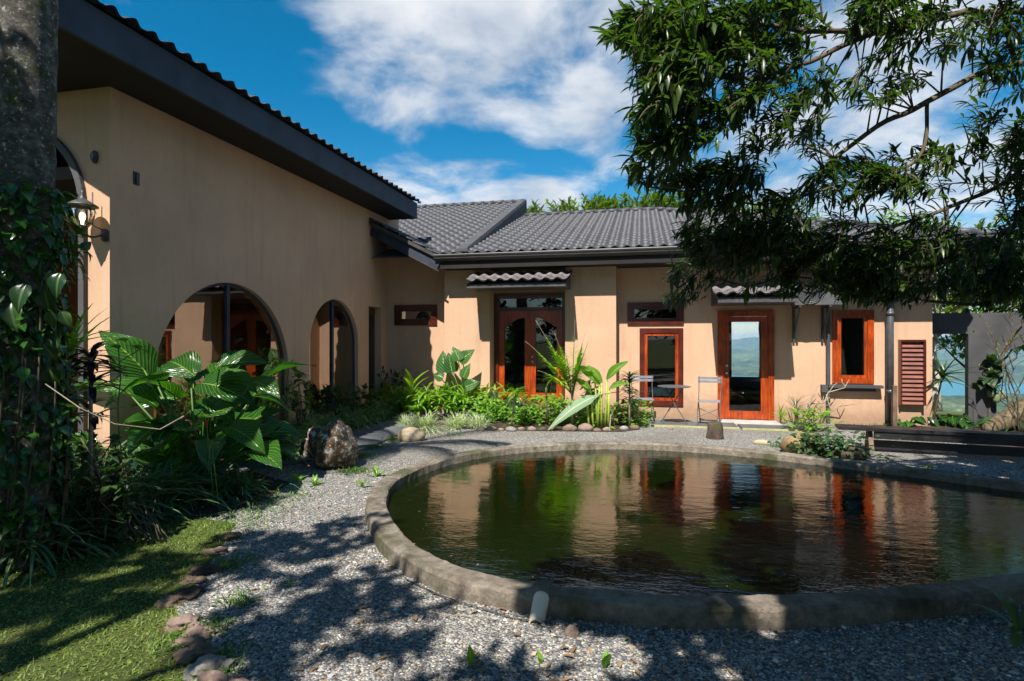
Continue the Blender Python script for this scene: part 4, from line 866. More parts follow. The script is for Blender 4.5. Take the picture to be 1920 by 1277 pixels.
# palm on the left
pp = P(42, 637, 4.2); px, py = pp.x, pp.y
path_ = [(px-.03, py, -.1), (px-.04, py, .4), (px-.05, py, 1.2), (px-.03, py, 2.2), (px-.0, py, 3.4), (px+.04, py+.0, 5), (px+.05, py, 6), (px+.05, py, 7)]
pts_ = []; rr_ = []
for i in range(len(path_)-1):
    for j in range(14):
        t = (i*14+j)/((len(path_)-1)*14); pts_.append(Vector(path_[i]).lerp(Vector(path_[i+1]), j/14)); rr_.append(.215-.03*t+(.006 if j % 3 == 0 else 0))
mbt = MB().tube(pts_, rr_, 28)
mbc = MB()
for i in range(9):
    a = i*2.4; d = Vector((math.cos(a), math.sin(a), 0)); cur = [Vector((px+.05, py, 7))+d*(1.7*t)+Vector((0, 0, .9*math.sin(t*2.2)-.5*t*t*(i % 3))) for t in np.linspace(0, 1, 9)]
    mbc.tube(cur, [.03-.003*k for k in range(9)], 5)
    for k in range(1, 9):
        for h in range(4):
            p = cur[k-1].lerp(cur[k], h/4); dd_ = np.array([[-d.y, d.x, -.5], [d.y, -d.x, -.5]])+np.array((d.x, d.y, 0))*.5
            mbc.inst(gb, np.tile(np.array(p), (2, 1)), frames(dd_), np.array([.45, .45]))
plant('palm_tree', 'thick grey mossy palm trunk at the left edge, climbed by leafy vines', 'palm tree', (px, py, 0), [('trunk', mbt, 'palm_bark'), ('crown', mbc, 'far_leaf')])
# vines around the palm
mb = MB(); n = 3000
z = RS.uniform(0, 1, n)**.9*2.68+.1; a = RS.uniform(0, 6.283, n)
lump = np.array([mnoise.noise(Vector((math.cos(q)*1.3, math.sin(q)*1.3, zz*1.6))) for q, zz in zip(a, z)])
rad = .21+.085*(z > .2)*(1-np.clip((z-2.3)/.5, 0, 1)*.55)*(.6+1.1*np.clip(lump+.4, 0, 1.2))+RS.normal(0, .05, n); rad *= np.where((z < 2.1) & (z > 1.2), .88, 1.05)
loc = np.stack([px-.10+np.cos(a)*rad, py+np.sin(a)*rad, z], 1); d = np.stack([np.cos(a)*.7, np.sin(a)*.7-.1, RS.uniform(-1.0, .35, n)], 1)+RS.normal(0, .35, (n, 3))
up = np.stack([np.cos(a), np.sin(a), np.full(n, 1.0)], 1)
mb.inst(ovate, loc, frames(d, up), RS.uniform(.035, .13, n))
st = MB()
for i in range(26):
    a0 = random.uniform(0, 6.28); st.tube([(px+math.cos(a0+t*.9)*(.24+.05*math.sin(5*t)), py+math.sin(a0+t*.9)*.25, .05+2.6*t) for t in np.linspace(0, random.uniform(.5, 1), 10)], .007, 5)
VINE = plant('climbing_vine', 'dense glossy green vine wrapped round the lower palm trunk', 'vine', (px, py+.01, 0), [('leaves', mb, 'vine_leaf'), ('stems', st, 'branch_bark')])
# monstera style hanging leaves beside it
mb = MB(); st = MB(); c0 = P(60, 560, 4.15)
for i in range(22):
    tp = P(random.uniform(10, 118), random.uniform(470, 760), random.uniform(3.8, 4.5)); st.tube(wob(c0, tp, 5, .1, i), .006, 5)
    d = np.array([[random.uniform(-.1, .8), random.uniform(-.6, .2), random.uniform(-1.2, -.3)]]); mb.inst(philo, np.array([tp]), frames(d, np.array([[.4, -.8, .6]])), np.array([random.uniform(.13, .22)]))
plant('monstera', 'dark drooping split leaf climber hanging below the lantern', 'climber', (c0.x, c0.y, 0), [('leaves', mb, 'dark_leaf'), ('stems', st, 'green_stalk')])

# big leaf philodendron
def bigleaf(name, label, base, n, pl, ll, T, mt, st_mat, elo=35, ehi=78, seed=1, upb=.3, a0=0, group=None, facing=None):
    rnd = random.Random(seed); lv = MB(); st = MB()
    for i in range(n):
        a = a0+i*2.39996+rnd.uniform(-.3, .3); e = R(rnd.uniform(elo, ehi)); L = rnd.uniform(*pl)
        d = Vector((math.cos(a)*math.cos(e), math.sin(a)*math.cos(e), math.sin(e))); p0 = Vector(base)+Vector((math.cos(a)*.05, math.sin(a)*.05, 0))
        tip = p0+d*L; mid = p0+d*L*.5+Vector((0, 0, .06*L)); st.tube([p0, mid, tip], [.014*L+.008, .012, .008], 7)
        out = Vector((math.cos(a+rnd.uniform(-.5, .5)), math.sin(a+rnd.uniform(-.5, .5)), rnd.uniform(-.45 if upb < .6 else -.15, upb))).normalized(); s = rnd.uniform(*ll)
        up = Vector((0, 0, 1))+Vector((rnd.uniform(-.3, .3), -.5+rnd.uniform(-.3, .3), 0))
        lv.inst(T, np.array([tip-out*s*.12]), frames(np.array([out]), np.array([up])), np.array([s]))
    return plant(name, label, 'plant', (base[0], base[1], 0), [('leaves', lv, mt), ('stalks', st, st_mat)], group)
g = G(372, 905); bigleaf('philodendron', 'large clump of huge glossy heart shaped leaves before the big arched window', (g.x, g.y, .05), 62, (.45, 1.45), (.46, .74), philo, 'big_leaf', 'green_stalk', 20, 82, 4, .95)
g = G(545, 745); 
g = G(842, 792)+Vector((.1, .75, 0)); lv = MB(); st = MB()
for i, (ax_, ay_, bx_, by_, L, fx) in enumerate(((833, 690, 824, 634, .50, -.1), (846, 690, 836, 640, .46, .25), (868, 672, 890, 652, .42, .0), (858, 668, 848, 645, .36, .5), (872, 700, 884, 668, .34, -.2), (824, 706, 806, 700, .3, -.3), (880, 722, 905, 712, .34, .3))):
    p0 = WY(ax_, ay_, g.y-.05*i); p1 = WY(bx_, by_, g.y-.05*i+.05); d = (p1-p0).normalized(); st.tube([g+Vector((.03*(i-3), 0, 0)), g.lerp(p0, .55)+Vector((0, .05, .08)), p0], [.016, .012, .009], 7)
    lv.inst(eleph, np.array([p0-d*.1]), frames(np.array([d]), np.array([[fx, -1, .35]])), np.array([L]))
plant('elephant_ear', 'tall elephant ear with upright heart leaves left of the double door', 'plant', g, [('leaves', lv, 'elephant_leaf'), ('stalks', st, 'green_stalk')])
bigleaf('philodendron', 'low dull purple green broad leaf plant right of the elephant ear', (G(895, 795)+Vector((.15, .8, 0))), 5, (.45, .7), (.35, .48), philo, 'dark_leaf', 'green_stalk', 45, 75, 9, .2)
# red flowers
for i, (x, y_, dp, lb) in enumerate(((388, 800, 5.5, 'small orange red flower spike among the philodendron stalks'), (397, 832, 5.4, 'tiny red bud low in front of the philodendron'))):
    p = P(x, y_, dp); mb = MB(); rosette(mb, p, (0, 0, 1), 8, .07 if i == 0 else .035, lanc2, (5, 35), 0); mb2 = MB().tube([p, (p.x+.04, p.y+.05, .02)], .005, 5)
    plant('flower', lb, 'flower', (p.x+.04, p.y+.05, 0), [('petals', mb, 'red_petal'), ('stem', mb2, 'green_stalk')])

# spider plant clumps lower left
SPP = [(40, 1050, .75, 'at the foot of the palm, nearest the camera'), (120, 1000, .8, 'right of the palm foot'), (205, 985, .75, 'in the middle of the left bed edge'), (285, 955, .7, 'between the palm and the philodendron'), (175, 930, .8, 'behind the bed edge, left of the philodendron'), (90, 925, .8, 'directly behind the palm foot'), (265, 900, .75, 'against the end wall corner'), (340, 940, .55, 'under the left leaves of the philodendron'), (10, 985, .8, 'cut by the left picture edge'), (430, 930, .45, 'under the right leaves of the philodendron')]
for x, y_, L, lb in SPP:
    g = G(x, y_); mb = MB(); tuft(mb, (g.x, g.y, .02), 170, L*1.15, strap, .12, 15, 88, .62); tuft(mb, (g.x, g.y, .02), 130, L, blade, .14, 5, 75, 1.2)
    solo('strap_leaf_clump', mb, 'strap_dark', f'dark arching strap leaf clump {lb}', 'plant', (g.x, g.y, 0), 'dark strap leaf clumps in the left bed', smooth=True)
# mondo / liriope border between window and path
MN = [(495, 860), (520, 835), (560, 818), (548, 858), (590, 812), (615, 798), (640, 800), (665, 785), (600, 780), (640, 775), (690, 780), (700, 768), (470, 838), (500, 810), (545, 790), (575, 765)]
for i, (x, y_) in enumerate(MN):
    g = G(x, y_); g.x = min(max(g.x, -5.5), -5.0); mb = MB(); tuft(mb, (g.x, g.y, .02), 200, .66, blade, .17, 25, 88, 1.3); tuft(mb, (g.x, g.y, .02), 120, .5, blade_thin, .17, 25, 88, 1.4)
    solo('lilyturf_clump', mb, 'strap_green', 'dark green grassy clump in the row between the arched windows and the slate path', 'plant', (g.x, g.y, 0), 'grassy clumps lining the slate path', smooth=True)
# white green variegated tufts
for x, y_, L, n, lb in ((790, 812, .62, 420, 'largest pale variegated grass tuft, just behind the tan rock'), (852, 806, .54, 330, 'middle pale variegated grass tuft of the front bed'), (893, 803, .46, 250, 'rightmost pale variegated grass tuft beside the edging stones'), (760, 800, .42, 200, 'small pale tuft behind the path end')):
    g = G(x, y_); mb = MB(); tuft(mb, (g.x, g.y+.12, .02), n, L*.8, blade_thin, .06, 12, 88, 1.0); solo('variegated_tuft', mb, 'variegated', lb, 'plant', (g.x, g.y, 0), 'variegated grass tufts', smooth=True)
# bright strap mass
BS = [(720, 775, 'behind the slate path end'), (755, 785, 'left of the elephant ear'), (800, 788, 'in front of the elephant ear'), (835, 786, 'right behind the middle variegated tuft'), (872, 784, 'below the purple green broad leaves'), (735, 757, 'against the shaded wall below the small window'), (905, 782, 'left of the double door step'), (775, 768, 'in the back row under the small window'), (818, 768, 'in the back row before the left pillar edge'), (870, 768, 'in the back row before the left pillar'), (690, 762, 'beneath the narrow side doorway')]
for i, (x, y_, lb) in enumerate(BS):
    g = G(x, y_); g.y += .2; mb = MB(); 
    for k in range(15):
        c_ = (g.x+RS.normal(0, .22), g.y+RS.normal(0, .18), .05)
        rosette(mb, (c_[0], c_[1], RS.uniform(.15, .62 if i < 7 else .78)), (RS.normal(0, .3), -.3, 1), 14, .34, drac, (20, 80), .1, .25)
    st = MB()
    for k in range(6): st.tube([(g.x+RS.normal(0, .05), g.y, 0), (g.x+RS.normal(0, .14), g.y+RS.normal(0, .14), .45)], .008, 5)
    plant('bright_strap_plant', f'bright yellow green strap leaf plant {lb}', 'plant', (g.x, g.y, 0), [('leaves', mb, 'strap_bright' if i % 2 == 0 else 'bright_leaf'), ('stems', st, 'green_stalk')], 'bright strap leaf plants in the front bed')
# upright bright shoots at left of the elephant ear
g = G(765, 790); mb = MB(); rosette(mb, (g.x, g.y+.2, .75), (0, 0, 1), 10, .5, drac, (8, 40), 0, .35, 1.2); st = MB().tube([(g.x, g.y+.2, 0), (g.x, g.y+.2, .75)], .015, 6)
plant('ginger_shoot', 'upright lime green leafy shoot against the shaded wall corner', 'plant', (g.x, g.y+.2, 0), [('leaves', mb, 'strap_bright'), ('stem', st, 'green_stalk')])
# low cover in the front bed
GC = [(935, 790, 'bright_leaf'), (905, 795, 'bright_leaf'), (965, 790, 'dark_leaf'), (985, 797, 'bright_leaf'), (1010, 795, 'olive_leaf'), (1035, 790, 'bright_leaf'), (1075, 797, 'bright_leaf'), (1105, 800, 'bright_leaf'), (1160, 798, 'olive_leaf'), (1185, 800, 'bright_leaf'), (1000, 778, 'bright_leaf'), (950, 775, 'olive_leaf'), (1055, 780, 'dark_leaf'), (925, 770, 'bright_leaf')]
for i, (x, y_, mt) in enumerate(GC):
    g = G(x, y_); g.y += .1; mb = MB(); n = 260
    loc = np.stack([g.x+RS.normal(0, .17, n), g.y+RS.normal(0, .15, n), RS.uniform(.02, (.36, .5, .42, .3)[i % 4], n)], 1); mb.inst(ovate4, loc, frames(rdir(n, -20, 60), np.tile((0, -.5, 1), (n, 1))), RS.uniform(.06, .11, n))
    st = MB()
    for k in range(12): st.tube([(g.x, g.y, 0), tuple(loc[k])], .004, 4)
    plant('groundcover_shrub', f'low leafy {mt.split("_")[0]} green shrublet in the front bed, {ords[i] if i < 10 else ["farthest left of the back row", "just before the right doorpost", "right before the pillar", "before the left doorpost"][i-10]} {"from the left along the stones" if i < 10 else ""}'.strip(), 'plant', (g.x, g.y, 0), [('leaves', mb, mt), ('stems', st, 'green_stalk')], 'low shrublets in the front bed')
# feathery palm sapling before the door
g = G(1072, 806); g.y += .1; st = MB(); lv = MB()
top = Vector((g.x, g.y, .62)); st.tube([(g.x, g.y, 0), (g.x-.01, g.y, .3), top], [.028, .022, .018], 8)
tips = [P(985, 640, 10.2), P(1004, 600, 10.3), P(1030, 640, 10.0), P(1078, 600, 10.3), P(1097, 625, 10.4), P(1104, 640, 10.1), P(1008, 695, 10.0), P(1060, 660, 10.0), P(1040, 625, 10.3), P(1092, 670, 10.0)]
for i, tp in enumerate(tips):
    mid = top.lerp(tp, .5)+Vector((0, 0, .16)); base_ = top if i < 7 else top-Vector((0, 0, .1))
    cur = [base_*(1-t)**2+mid*2*t*(1-t)+tp*t*t for t in np.linspace(0, 1, 14)]
    st.tube(cur, [.011-.0006*k for k in range(14)], 5)
    for k in range(3, 14):
        d = (cur[k]-cur[k-1]).normalized(); sd = d.cross(Vector((0, 0, 1))).normalized()
        for h in range(3):
            p = cur[k-1].lerp(cur[k], h/3); L = .27*math.sin(math.pi*min(1, .25+(k+h/3-2)/13))
            dd_ = np.array([sd*1+d*.75, -sd+d*.75])+RS.normal(0, .12, (2, 3)); lv.inst(gb, np.tile(np.array(p), (2, 1)), frames(dd_), np.array([[L*2.0, L, L]]*2))
plant('feather_palm', 'lime green feather palm sapling in front of the double door', 'palm', (g.x, g.y, 0), [('fronds', lv, 'frond_leaf'), ('stems', st, 'twig_pale')])
# banana clump
g = G(1128, 806); g.y += .1; st = MB(); lv = MB()
for i, (bx, tx, ty, lx, ly, L) in enumerate(((1120, 1124, 722, 1090, 690, .5), (1127, 1128, 718, 1102, 680, .42), (1134, 1138, 712, 1165, 684, .52), (1140, 1142, 730, 1168, 720, .4), (1112, 1108, 738, 1085, 712, .42), (1104, 1100, 750, 1080, 760, .3), (1120, 1115, 700, 1085, 692, .42))):
    b_ = G(bx, 806)+Vector((0, .1, 0)); tp = WY(tx, ty, b_.y); st.tube([b_, b_.lerp(tp, .5)+Vector((0, 0, 0)), tp], [.026, .02, .012], 8)
    e = WY(lx, ly, b_.y-.1); d = (e-tp).normalized()+Vector((0, -.15, .25)); lv.inst(banana, np.array([tp]), frames(np.array([d]), np.array([[0, -.7, .7]])), np.array([[L*.95, L, L]]))
plant('banana_plant', 'young banana clump with yellow stalks beside the right pillar', 'banana plant', (g.x, g.y, 0), [('leaves', lv, 'banana_leaf'), ('stalks', st, 'banana_stalk')])
# long fallen pale frond
a = G(1028, 806, .03); b_ = WY(1132, 738, 10.6); cur = [a.lerp(b_, t)+Vector((0, 0, .10*math.sin(math.pi*t))) for t in np.linspace(0, 1, 12)]; V = []
U = []
for i, p in enumerate(cur):
    t = i/11; w_ = .10*math.sin(math.pi*min(1, (1-t)*.85+.12))*(1 if t < .75 else max(.05, (1-t)*3)); d = (cur[min(11, i+1)]-cur[max(0, i-1)]).normalized(); sd = d.cross(Vector((0, -.9, .4))).normalized()
    for j in (-1, 0, 1): V.append(p+sd*w_*j+Vector((0, -.02*(j == 0), .0))); U.append((.5+.5*j, t))
lv = MB().add(V, [(i*3+j, i*3+j+1, i*3+j+4, i*3+j+3) for i in range(11) for j in range(2)], U); st = MB().tube(cur[7:]+[cur[-1]+Vector((.3, .1, .03))], .008, 6)
plant('bent_frond', 'long pale grey green frond bent down over the edging stones', 'plant', a, [('blade', lv, 'pale_frond'), ('midrib', st, 'banana_stalk')])
# dracaenas in the front bed
def dracaena(label, base, H, whorls, L, mt='dark_leaf', stem='twig_pale', lean=(0, 0), T=drac, n=22, group=None, name='dracaena', sp=(40, 95)):
    st = MB(); lv = MB(); b = Vector(base); st.tube([b, b+Vector((lean[0]*.5, lean[1]*.5, H*.5)), b+Vector((lean[0], lean[1], H))], [.020, .017, .013], 7)
    for z0, z1 in whorls:
        c_ = b+Vector((lean[0]*z1/H, lean[1]*z1/H, z1)); rosette(lv, c_, (0, 0, 1), n, L, T, sp, .0, z1-z0)
    return plant(name, label, 'plant', (b.x, b.y, 0), [('leaves', lv, mt), ('stem', st, stem)], group)
dracaena('two tiered dracaena at the right end of the front bed, left of the chairs', G(1180, 806)+Vector((0, .12, 0)), .98, [(.42, .68), (.62, .85), (.85, 1.0)], .26, 'dark_leaf', n=34)
dracaena('small dracaena with a pale bare stem in front of the left door leaf', G(956, 806)+Vector((0, .1, 0)), .68, [(.58, .70)], .26, 'bright_leaf', lean=(.08, 0), n=34)
dracaena('thin single shoot plant before the centre of the double door', G(1026, 800)+Vector((0, .1, 0)), .72, [(.6, .72)], .26, 'bright_leaf', 'branch_bark', n=4, sp=(5, 40), lean=(-.04, 0))
dracaena('dark bushy dracaena behind the banana stalks', G(1105, 790)+Vector((0, .35, 0)), .8, [(.2, .5), (.5, .85)], .28, 'dark_leaf', n=44)
mb = MB().tube([G(1143, 809), G(1143, 809)+Vector((.02, 0, .30))], .012, 7); solo('garden_stake', mb, 'twig_pale', 'short pale stake stuck in the bed edge before the banana clump', 'stake', G(1143, 809))
# wall bed left: window shrubs
for i, (x, y_, H, mt, lb) in enumerate(((612, 770, 1.05, 'far_leaf', 'slim dark shrub in front of the small arched window'), (478, 820, 1.15, 'olive_leaf', 'brownish broad leaf shrub before the right half of the large arch'), (405, 830, 1.35, 'bright_leaf', 'bright green sprig rising before the large arched window'), (590, 790, .7, 'olive_leaf', 'low airy shrub at the left foot of the small arch'), (655, 762, .6, 'strap_green', 'low shrub below the narrow side doorway'), (525, 800, .8, 'dark_leaf', 'dark shrub at the right foot of the large arch'))):
    g = G(x, y_); g.x = -5.45; mb = MB(); st = MB()
    for k in range(9):
        tp = (g.x+RS.normal(0, .10), g.y+RS.normal(0, .22), H*RS.uniform(.5, 1)); st.tube(wob((g.x, g.y, 0), tp, 4, .1, k), .006, 5); rosette(mb, tp, (RS.normal(0, .3), RS.normal(0, .3), 1), 12, .17, ovate if mt == 'olive_leaf' else lanc2, (20, 90), .1, .25)
    plant('shrub', lb, 'shrub', (g.x, g.y, 0), [('leaves', mb, mt), ('stems', st, 'branch_bark')])
# vine sprig near corner
g = G(218, 870); mb = MB(); st = MB(); tp = P(222, 655, 5.2); g = Vector((tp.x+.05, tp.y, 0)); st.tube(wob(g, tp, 6, .05, 2), .006, 5); e = P(262, 655, 5.3); st.tube(wob(tp-Vector((0, 0, .12)), e, 4, .1, 3), .005, 5)
for q in (tp, e, P(235, 640, 5.2), P(215, 690, 5.2)): rosette(mb, q, (0, 0, 1), 5, .11, ovate, (30, 90), .1)
plant('climbing_sprig', 'lone pale green vine sprig standing before the wall corner', 'vine', g, [('leaves', mb, 'bright_leaf'), ('stems', st, 'green_stalk')])
# purple cordyline and bright strap at wall corner
c_ = P(170, 665, 4.75); dracaena('dark purple cordyline in front of the sunlit end wall', (c_.x, c_.y, 0), c_.z, [(c_.z-.55, c_.z-.1), (c_.z-.15, c_.z+.02)], .30, 'purple_leaf', n=40, name='cordyline')
c_ = P(130, 640, 4.9); dracaena('yellow green striped bromeliad below the lantern', (c_.x, c_.y, 0), c_.z, [(c_.z-.3, c_.z)], .5, 'strap_bright', n=26, T=stiff, sp=(15, 80), name='bromeliad')
c_ = P(110, 700, 4.8); dracaena('striped bromeliad lower and left of the cordyline', (c_.x, c_.y, 0), c_.z, [(c_.z-.3, c_.z)], .45, 'strap_bright', n=20, T=stiff, sp=(15, 80), name='bromeliad')
# twiggy undergrowth left
mb = MB(); st = MB()
for k in range(46):
    b_ = P(random.uniform(60, 330), random.uniform(860, 930), 4.6); b_.z = 0; tp = P(random.uniform(20, 260), random.uniform(800, 960), random.uniform(4.2, 5.0)); st.tube(wob(b_, tp, 5, .2, k), random.uniform(.003, .006), 4)
    rosette(mb, tp, (0, 0, 1), 14, .10, ovate4, (20, 110), .1, .3)
plant('undergrowth_bush', 'dark tangled undergrowth bush with bare twigs between palm and philodendron', 'bush', P(200, 900, 4.7)*1.0-Vector((0, 0, P(200, 900, 4.7).z)), [('leaves', mb, 'dark_leaf'), ('twigs', st, 'branch_bark')])
a = P(85, 720, 4.0); mb = MB().tube([a, P(150, 765, 4.0), P(215, 795, 4.1), P(300, 805, 4.3), P(345, 780, 4.4)], .0035, 6); solo('bare_twig', mb, 'twig_pale', 'long bare curved twig crossing in front of the left plants', 'twig', a)

# right bed
RB = [(1700, 800, 'behind the bench, under the louvered shutter'), (1745, 797, 'below the spiky dracaena'), (1790, 800, 'left of the portal post foot'), (1835, 798, 'in front of the portal post foot'), (1878, 806, 'by the leaning mossy trunk')]
for i, (x, y_, lb) in enumerate(RB):
    g = G(x, y_); bigleaf('broad_leaf_plant', f'low broad leaf plant {lb}', (g.x, g.y, 0), 16, (.08, .24), (.18, .28), ovate, 'vine_leaf' if i % 2 == 0 else 'dark_leaf', 'green_stalk', 20, 75, 50+i, .1, group='broad leaf plants behind the bench')
c_ = G(1748, 800); dracaena('spiky dracaena standing in front of the lake opening', (c_.x, c_.y, 0), 1.05, [(.86, 1.05)], .62, 'dark_leaf', 'bark_brown', lean=(.18, 0), T=stiff, n=26, sp=(20, 110))
c_ = G(1855, 800); st = MB(); lv = MB(); fr = MB()
top = WY(1858, 700, c_.y); st.tube(wob(c_, top, 5, .05, 3), .018, 7)
for q in ((1890, 640), (1920, 600), (1905, 670)): st.tube(wob(top, WY(*q, c_.y-.1), 5, .1, q[0]), .012, 6)
for q in range(7): rosette(lv, WY(1845+random.uniform(-15, 40), 705+random.uniform(-25, 30), c_.y-.05), (random.uniform(-1, 1), -.4, .3), 6, .30, ovate, (20, 80), .2)
t = plant('papaya_like_tree', 'thin tree with drooping pods and greyish leaves before the portal post', 'tree', c_, [('leaves', lv, 'far_leaf'), ('trunk', st, 'bark_brown')])
for i, q in enumerate(((1858, 738), (1868, 748), (1877, 742))):
    w_ = WY(*q, c_.y-.12); fr = MB(); rock(fr, w_, (.06, .06, .12), i, 2, .05); part('pod', fr, 'fruit_green', t, True)
# bare frangipani bush at right, its branches before the sky
def bare(name, label, base, tips, r0=.03, mt='branch_bark', leaves=None, L=.1):
    st = MB(); lv = MB(); b = Vector(base)
    for i, tp in enumerate(tips):
        c = wob(b, tp, 6, .22, i*1.7); st.tube(c, [r0*(1-.75*k/6) for k in range(7)], 6)
        for k in (3, 4, 5):
            e = c[k]+Vector((random.uniform(-.25, .25), random.uniform(-.25, .25), random.uniform(.05, .35))); st.tube(wob(c[k], e, 3, .2, k+i), r0*.28, 5)
            if leaves: rosette(lv, e, (0, 0, 1), 5, L, lanc2, (20, 80), .1)
    ps = [('branches', st, mt)]
    if leaves: ps.append(('leaves', lv, leaves))
    return plant(name, label, 'bush', (b.x, b.y, 0), ps)
b_ = G(1915, 830); bare('bare_bush', 'leafless twiggy bush casting branch shadows on the portal, far right', b_, [WY(x, y_, b_.y+random.uniform(-.5, .5)) for x, y_ in ((1880, 600), (1905, 560), (1850, 620), (1935, 540), (1960, 600), (1870, 650), (1895, 520), (1840, 585), (1925, 500), (1980, 520))], .013, 'branch_bark', 'olive_leaf', .07)
b_ = G(1500, 800); bare('dead_branches', 'dead woody branches leaning on the wall left of the window sill', b_+Vector((.0, .2, 0)), [WY(1592, 712, 11.9), WY(1555, 745, 11.8), WY(1586, 752, 11.8), WY(1530, 740, 11.8), WY(1500, 755, 11.6)], .026, 'twig_pale')
g = G(1468, 798); dracaena('small yellow green bromeliad right of the glass door', (g.x, g.y+.2, 0), .22, [(.05, .22)], .32, 'strap_bright', n=16, T=stiff, sp=(15, 80), name='bromeliad')
g = G(1498, 800); dracaena('olive spiky plant between the bromeliad and the dead branches', (g.x, g.y+.25, 0), .4, [(.1, .4)], .34, 'dark_leaf', n=20, T=stiff, sp=(20, 90))
g = G(1530, 812); mb = MB(); n = 150; loc = np.stack([g.x+RS.normal(0, .2, n), g.y+.2+RS.normal(0, .15, n), RS.uniform(.03, .4, n)], 1); mb.inst(ovate4, loc, frames(rdir(n, -10, 60)), RS.uniform(.08, .15, n)); st = MB()
for k in range(14): st.tube([(g.x, g.y+.2, 0), tuple(loc[k])], .005, 4)
plant('shrub', 'yellow tinged leafy shrub behind the mossy rock', 'shrub', g, [('leaves', mb, 'bright_leaf'), ('stems', st, 'branch_bark')])
g = G(1560, 862); mb = MB(); n = 420; loc = np.stack([g.x+RS.normal(0, .26, n), g.y+.15+RS.normal(0, .12, n), RS.uniform(.03, .32, n)], 1); mb.inst(ovate4, loc, frames(rdir(n, -30, 50), np.tile((0, -.6, 1), (n, 1))), RS.uniform(.05, .10, n)); st = MB()
for k in range(20): st.tube([(g.x, g.y+.15, 0), tuple(loc[k])], .004, 4)
plant('creeper', 'dark small leaved creeper spilling over the rocks at the pond rim', 'creeper', g, [('leaves', mb, 'dark_leaf'), ('stems', st, 'branch_bark')])
g = G(1472, 842); mb = MB()
for i in range(12):
    d = Vector((random.uniform(-.6, .6), random.uniform(-.4, .3), 1)).normalized(); L = random.uniform(.25, .42); cur = [g+Vector((0, .1, 0))+d*(L*t)+Vector((d.x*.15*t*t, d.y*.15*t*t, -.1*t*t)) for t in np.linspace(0, 1, 9)]
    for k in range(1, 9):
        dd_ = (cur[k]-cur[k-1]).normalized(); sd = dd_.cross(Vector((0, 1, .2))).normalized(); mb.inst(gb, np.array([cur[k]]*2), frames(np.array([sd+dd_*.4, -sd+dd_*.4])), np.array([[.09, .075*(1-k/10), .07]]*2))
solo('fern', mb, 'bright_leaf', 'small bright fern at the left end of the mossy rock', 'fern', (g.x, g.y, 0), smooth=True)

# seedlings on the gravel
SDL = [(558, 905, .22, 'yellow green sprout left of the lichen boulder foot'), (590, 912, .16, 'smaller sprout just right of the yellow green one'), (705, 895, .17, 'upright seedling outside the left pond rim'), (680, 915, .12, 'low seedling left of the pond rim seedling'), (540, 1098, .06, 'tiny blade sprout alone in the shaded gravel'), (883, 1250, .11, 'single broad blade sprout at the lower picture edge'), (1074, 1168, .07, 'pointed leaf sprout by the spout stone'), (1133, 1255, .13, 'tall thin sprout right of the spout'), (1015, 1248, .07, 'curled sprout below the spout'), (1740, 880, .10, 'grass sprout under the bench front')]
for i, (x, y_, H, lb) in enumerate(SDL):
    g = G(x, y_); mb = MB(); n = 2 if i in (5, 6, 7, 8) else 8; rosette(mb, g, (0, 0, 1), n, H, drac if i < 5 or i == 9 else lanc2, (5, 60) if n > 2 else (3, 22), 0, .0, 1.2)
    solo('seedling', mb, 'bright_leaf', lb, 'seedling', g, 'seedlings sprouting in the gravel', smooth=True)
# grassy strip and weeds: stuff
def blades(mb, pts, L, T=gb, el=(30, 90)):
    n = len(pts); s = RS.uniform(.5, 1.1, n)*L; mb.inst(T, np.concatenate([pts, np.full((n, 1), .008)], 1), frames(rdir(n, *el)), np.stack([s, s, s], 1))
def inpoly(p, poly):
    x, y_ = p; c = False; n = len(poly)
    for i in range(n):
        a, b = poly[i], poly[i-1]
        if (a[1] > y_) != (b[1] > y_) and x < (b[0]-a[0])*(y_-a[1])/(b[1]-a[1])+a[0]: c = not c
    return c
mb = MB(); pts_ = []
while len(pts_) < 60000:
    y_ = 1.2+3.4*RS.rand()**1.0; x = RS.uniform(-6.2, -1.5)
    if inpoly((x, y_), LAWN) and (mnoise.noise(Vector((x*1.6, y_*1.6, 0)))+.75 > RS.rand()): pts_.append((x, y_))
pts_ = np.array(pts_); blades(mb, pts_[::2], .045, gb, (10, 75)); blades(mb, pts_[1::2], .022, ovate4, (0, 50)); blades(mb, pts_[::3]+RS.normal(0, .03, pts_[::3].shape), .032, lanc2, (0, 40)); struct('lawn_grass', mb, 'grass_blade', 'stuff')
mb = MB(); pts_ = []
for x, y_, s_, n in ((735, 825, .10, 500), (700, 840, .10, 420), (675, 858, .12, 420), (665, 885, .1, 300), (540, 930, .16, 170), (480, 955, .2, 230), (440, 985, .2, 240), (430, 1060, .08, 200), (395, 1180, .06, 130), (410, 1235, .06, 120), (395, 1270, .08, 120), (330, 1210, .07, 90), (450, 1130, .06, 90), (1460, 838, .1, 150), (1700, 882, .2, 180), (1640, 800, .3, 200), (850, 815, .12, 90), (600, 830, .15, 200)):
    g = G(x, y_); pts_ += [(g.x+RS.normal(0, s_), g.y+RS.normal(0, s_)) for _ in range(n)]
blades(mb, np.array(pts_), .06, drac, (10, 80)); struct('weeds', mb, 'weed_leaf', 'stuff')
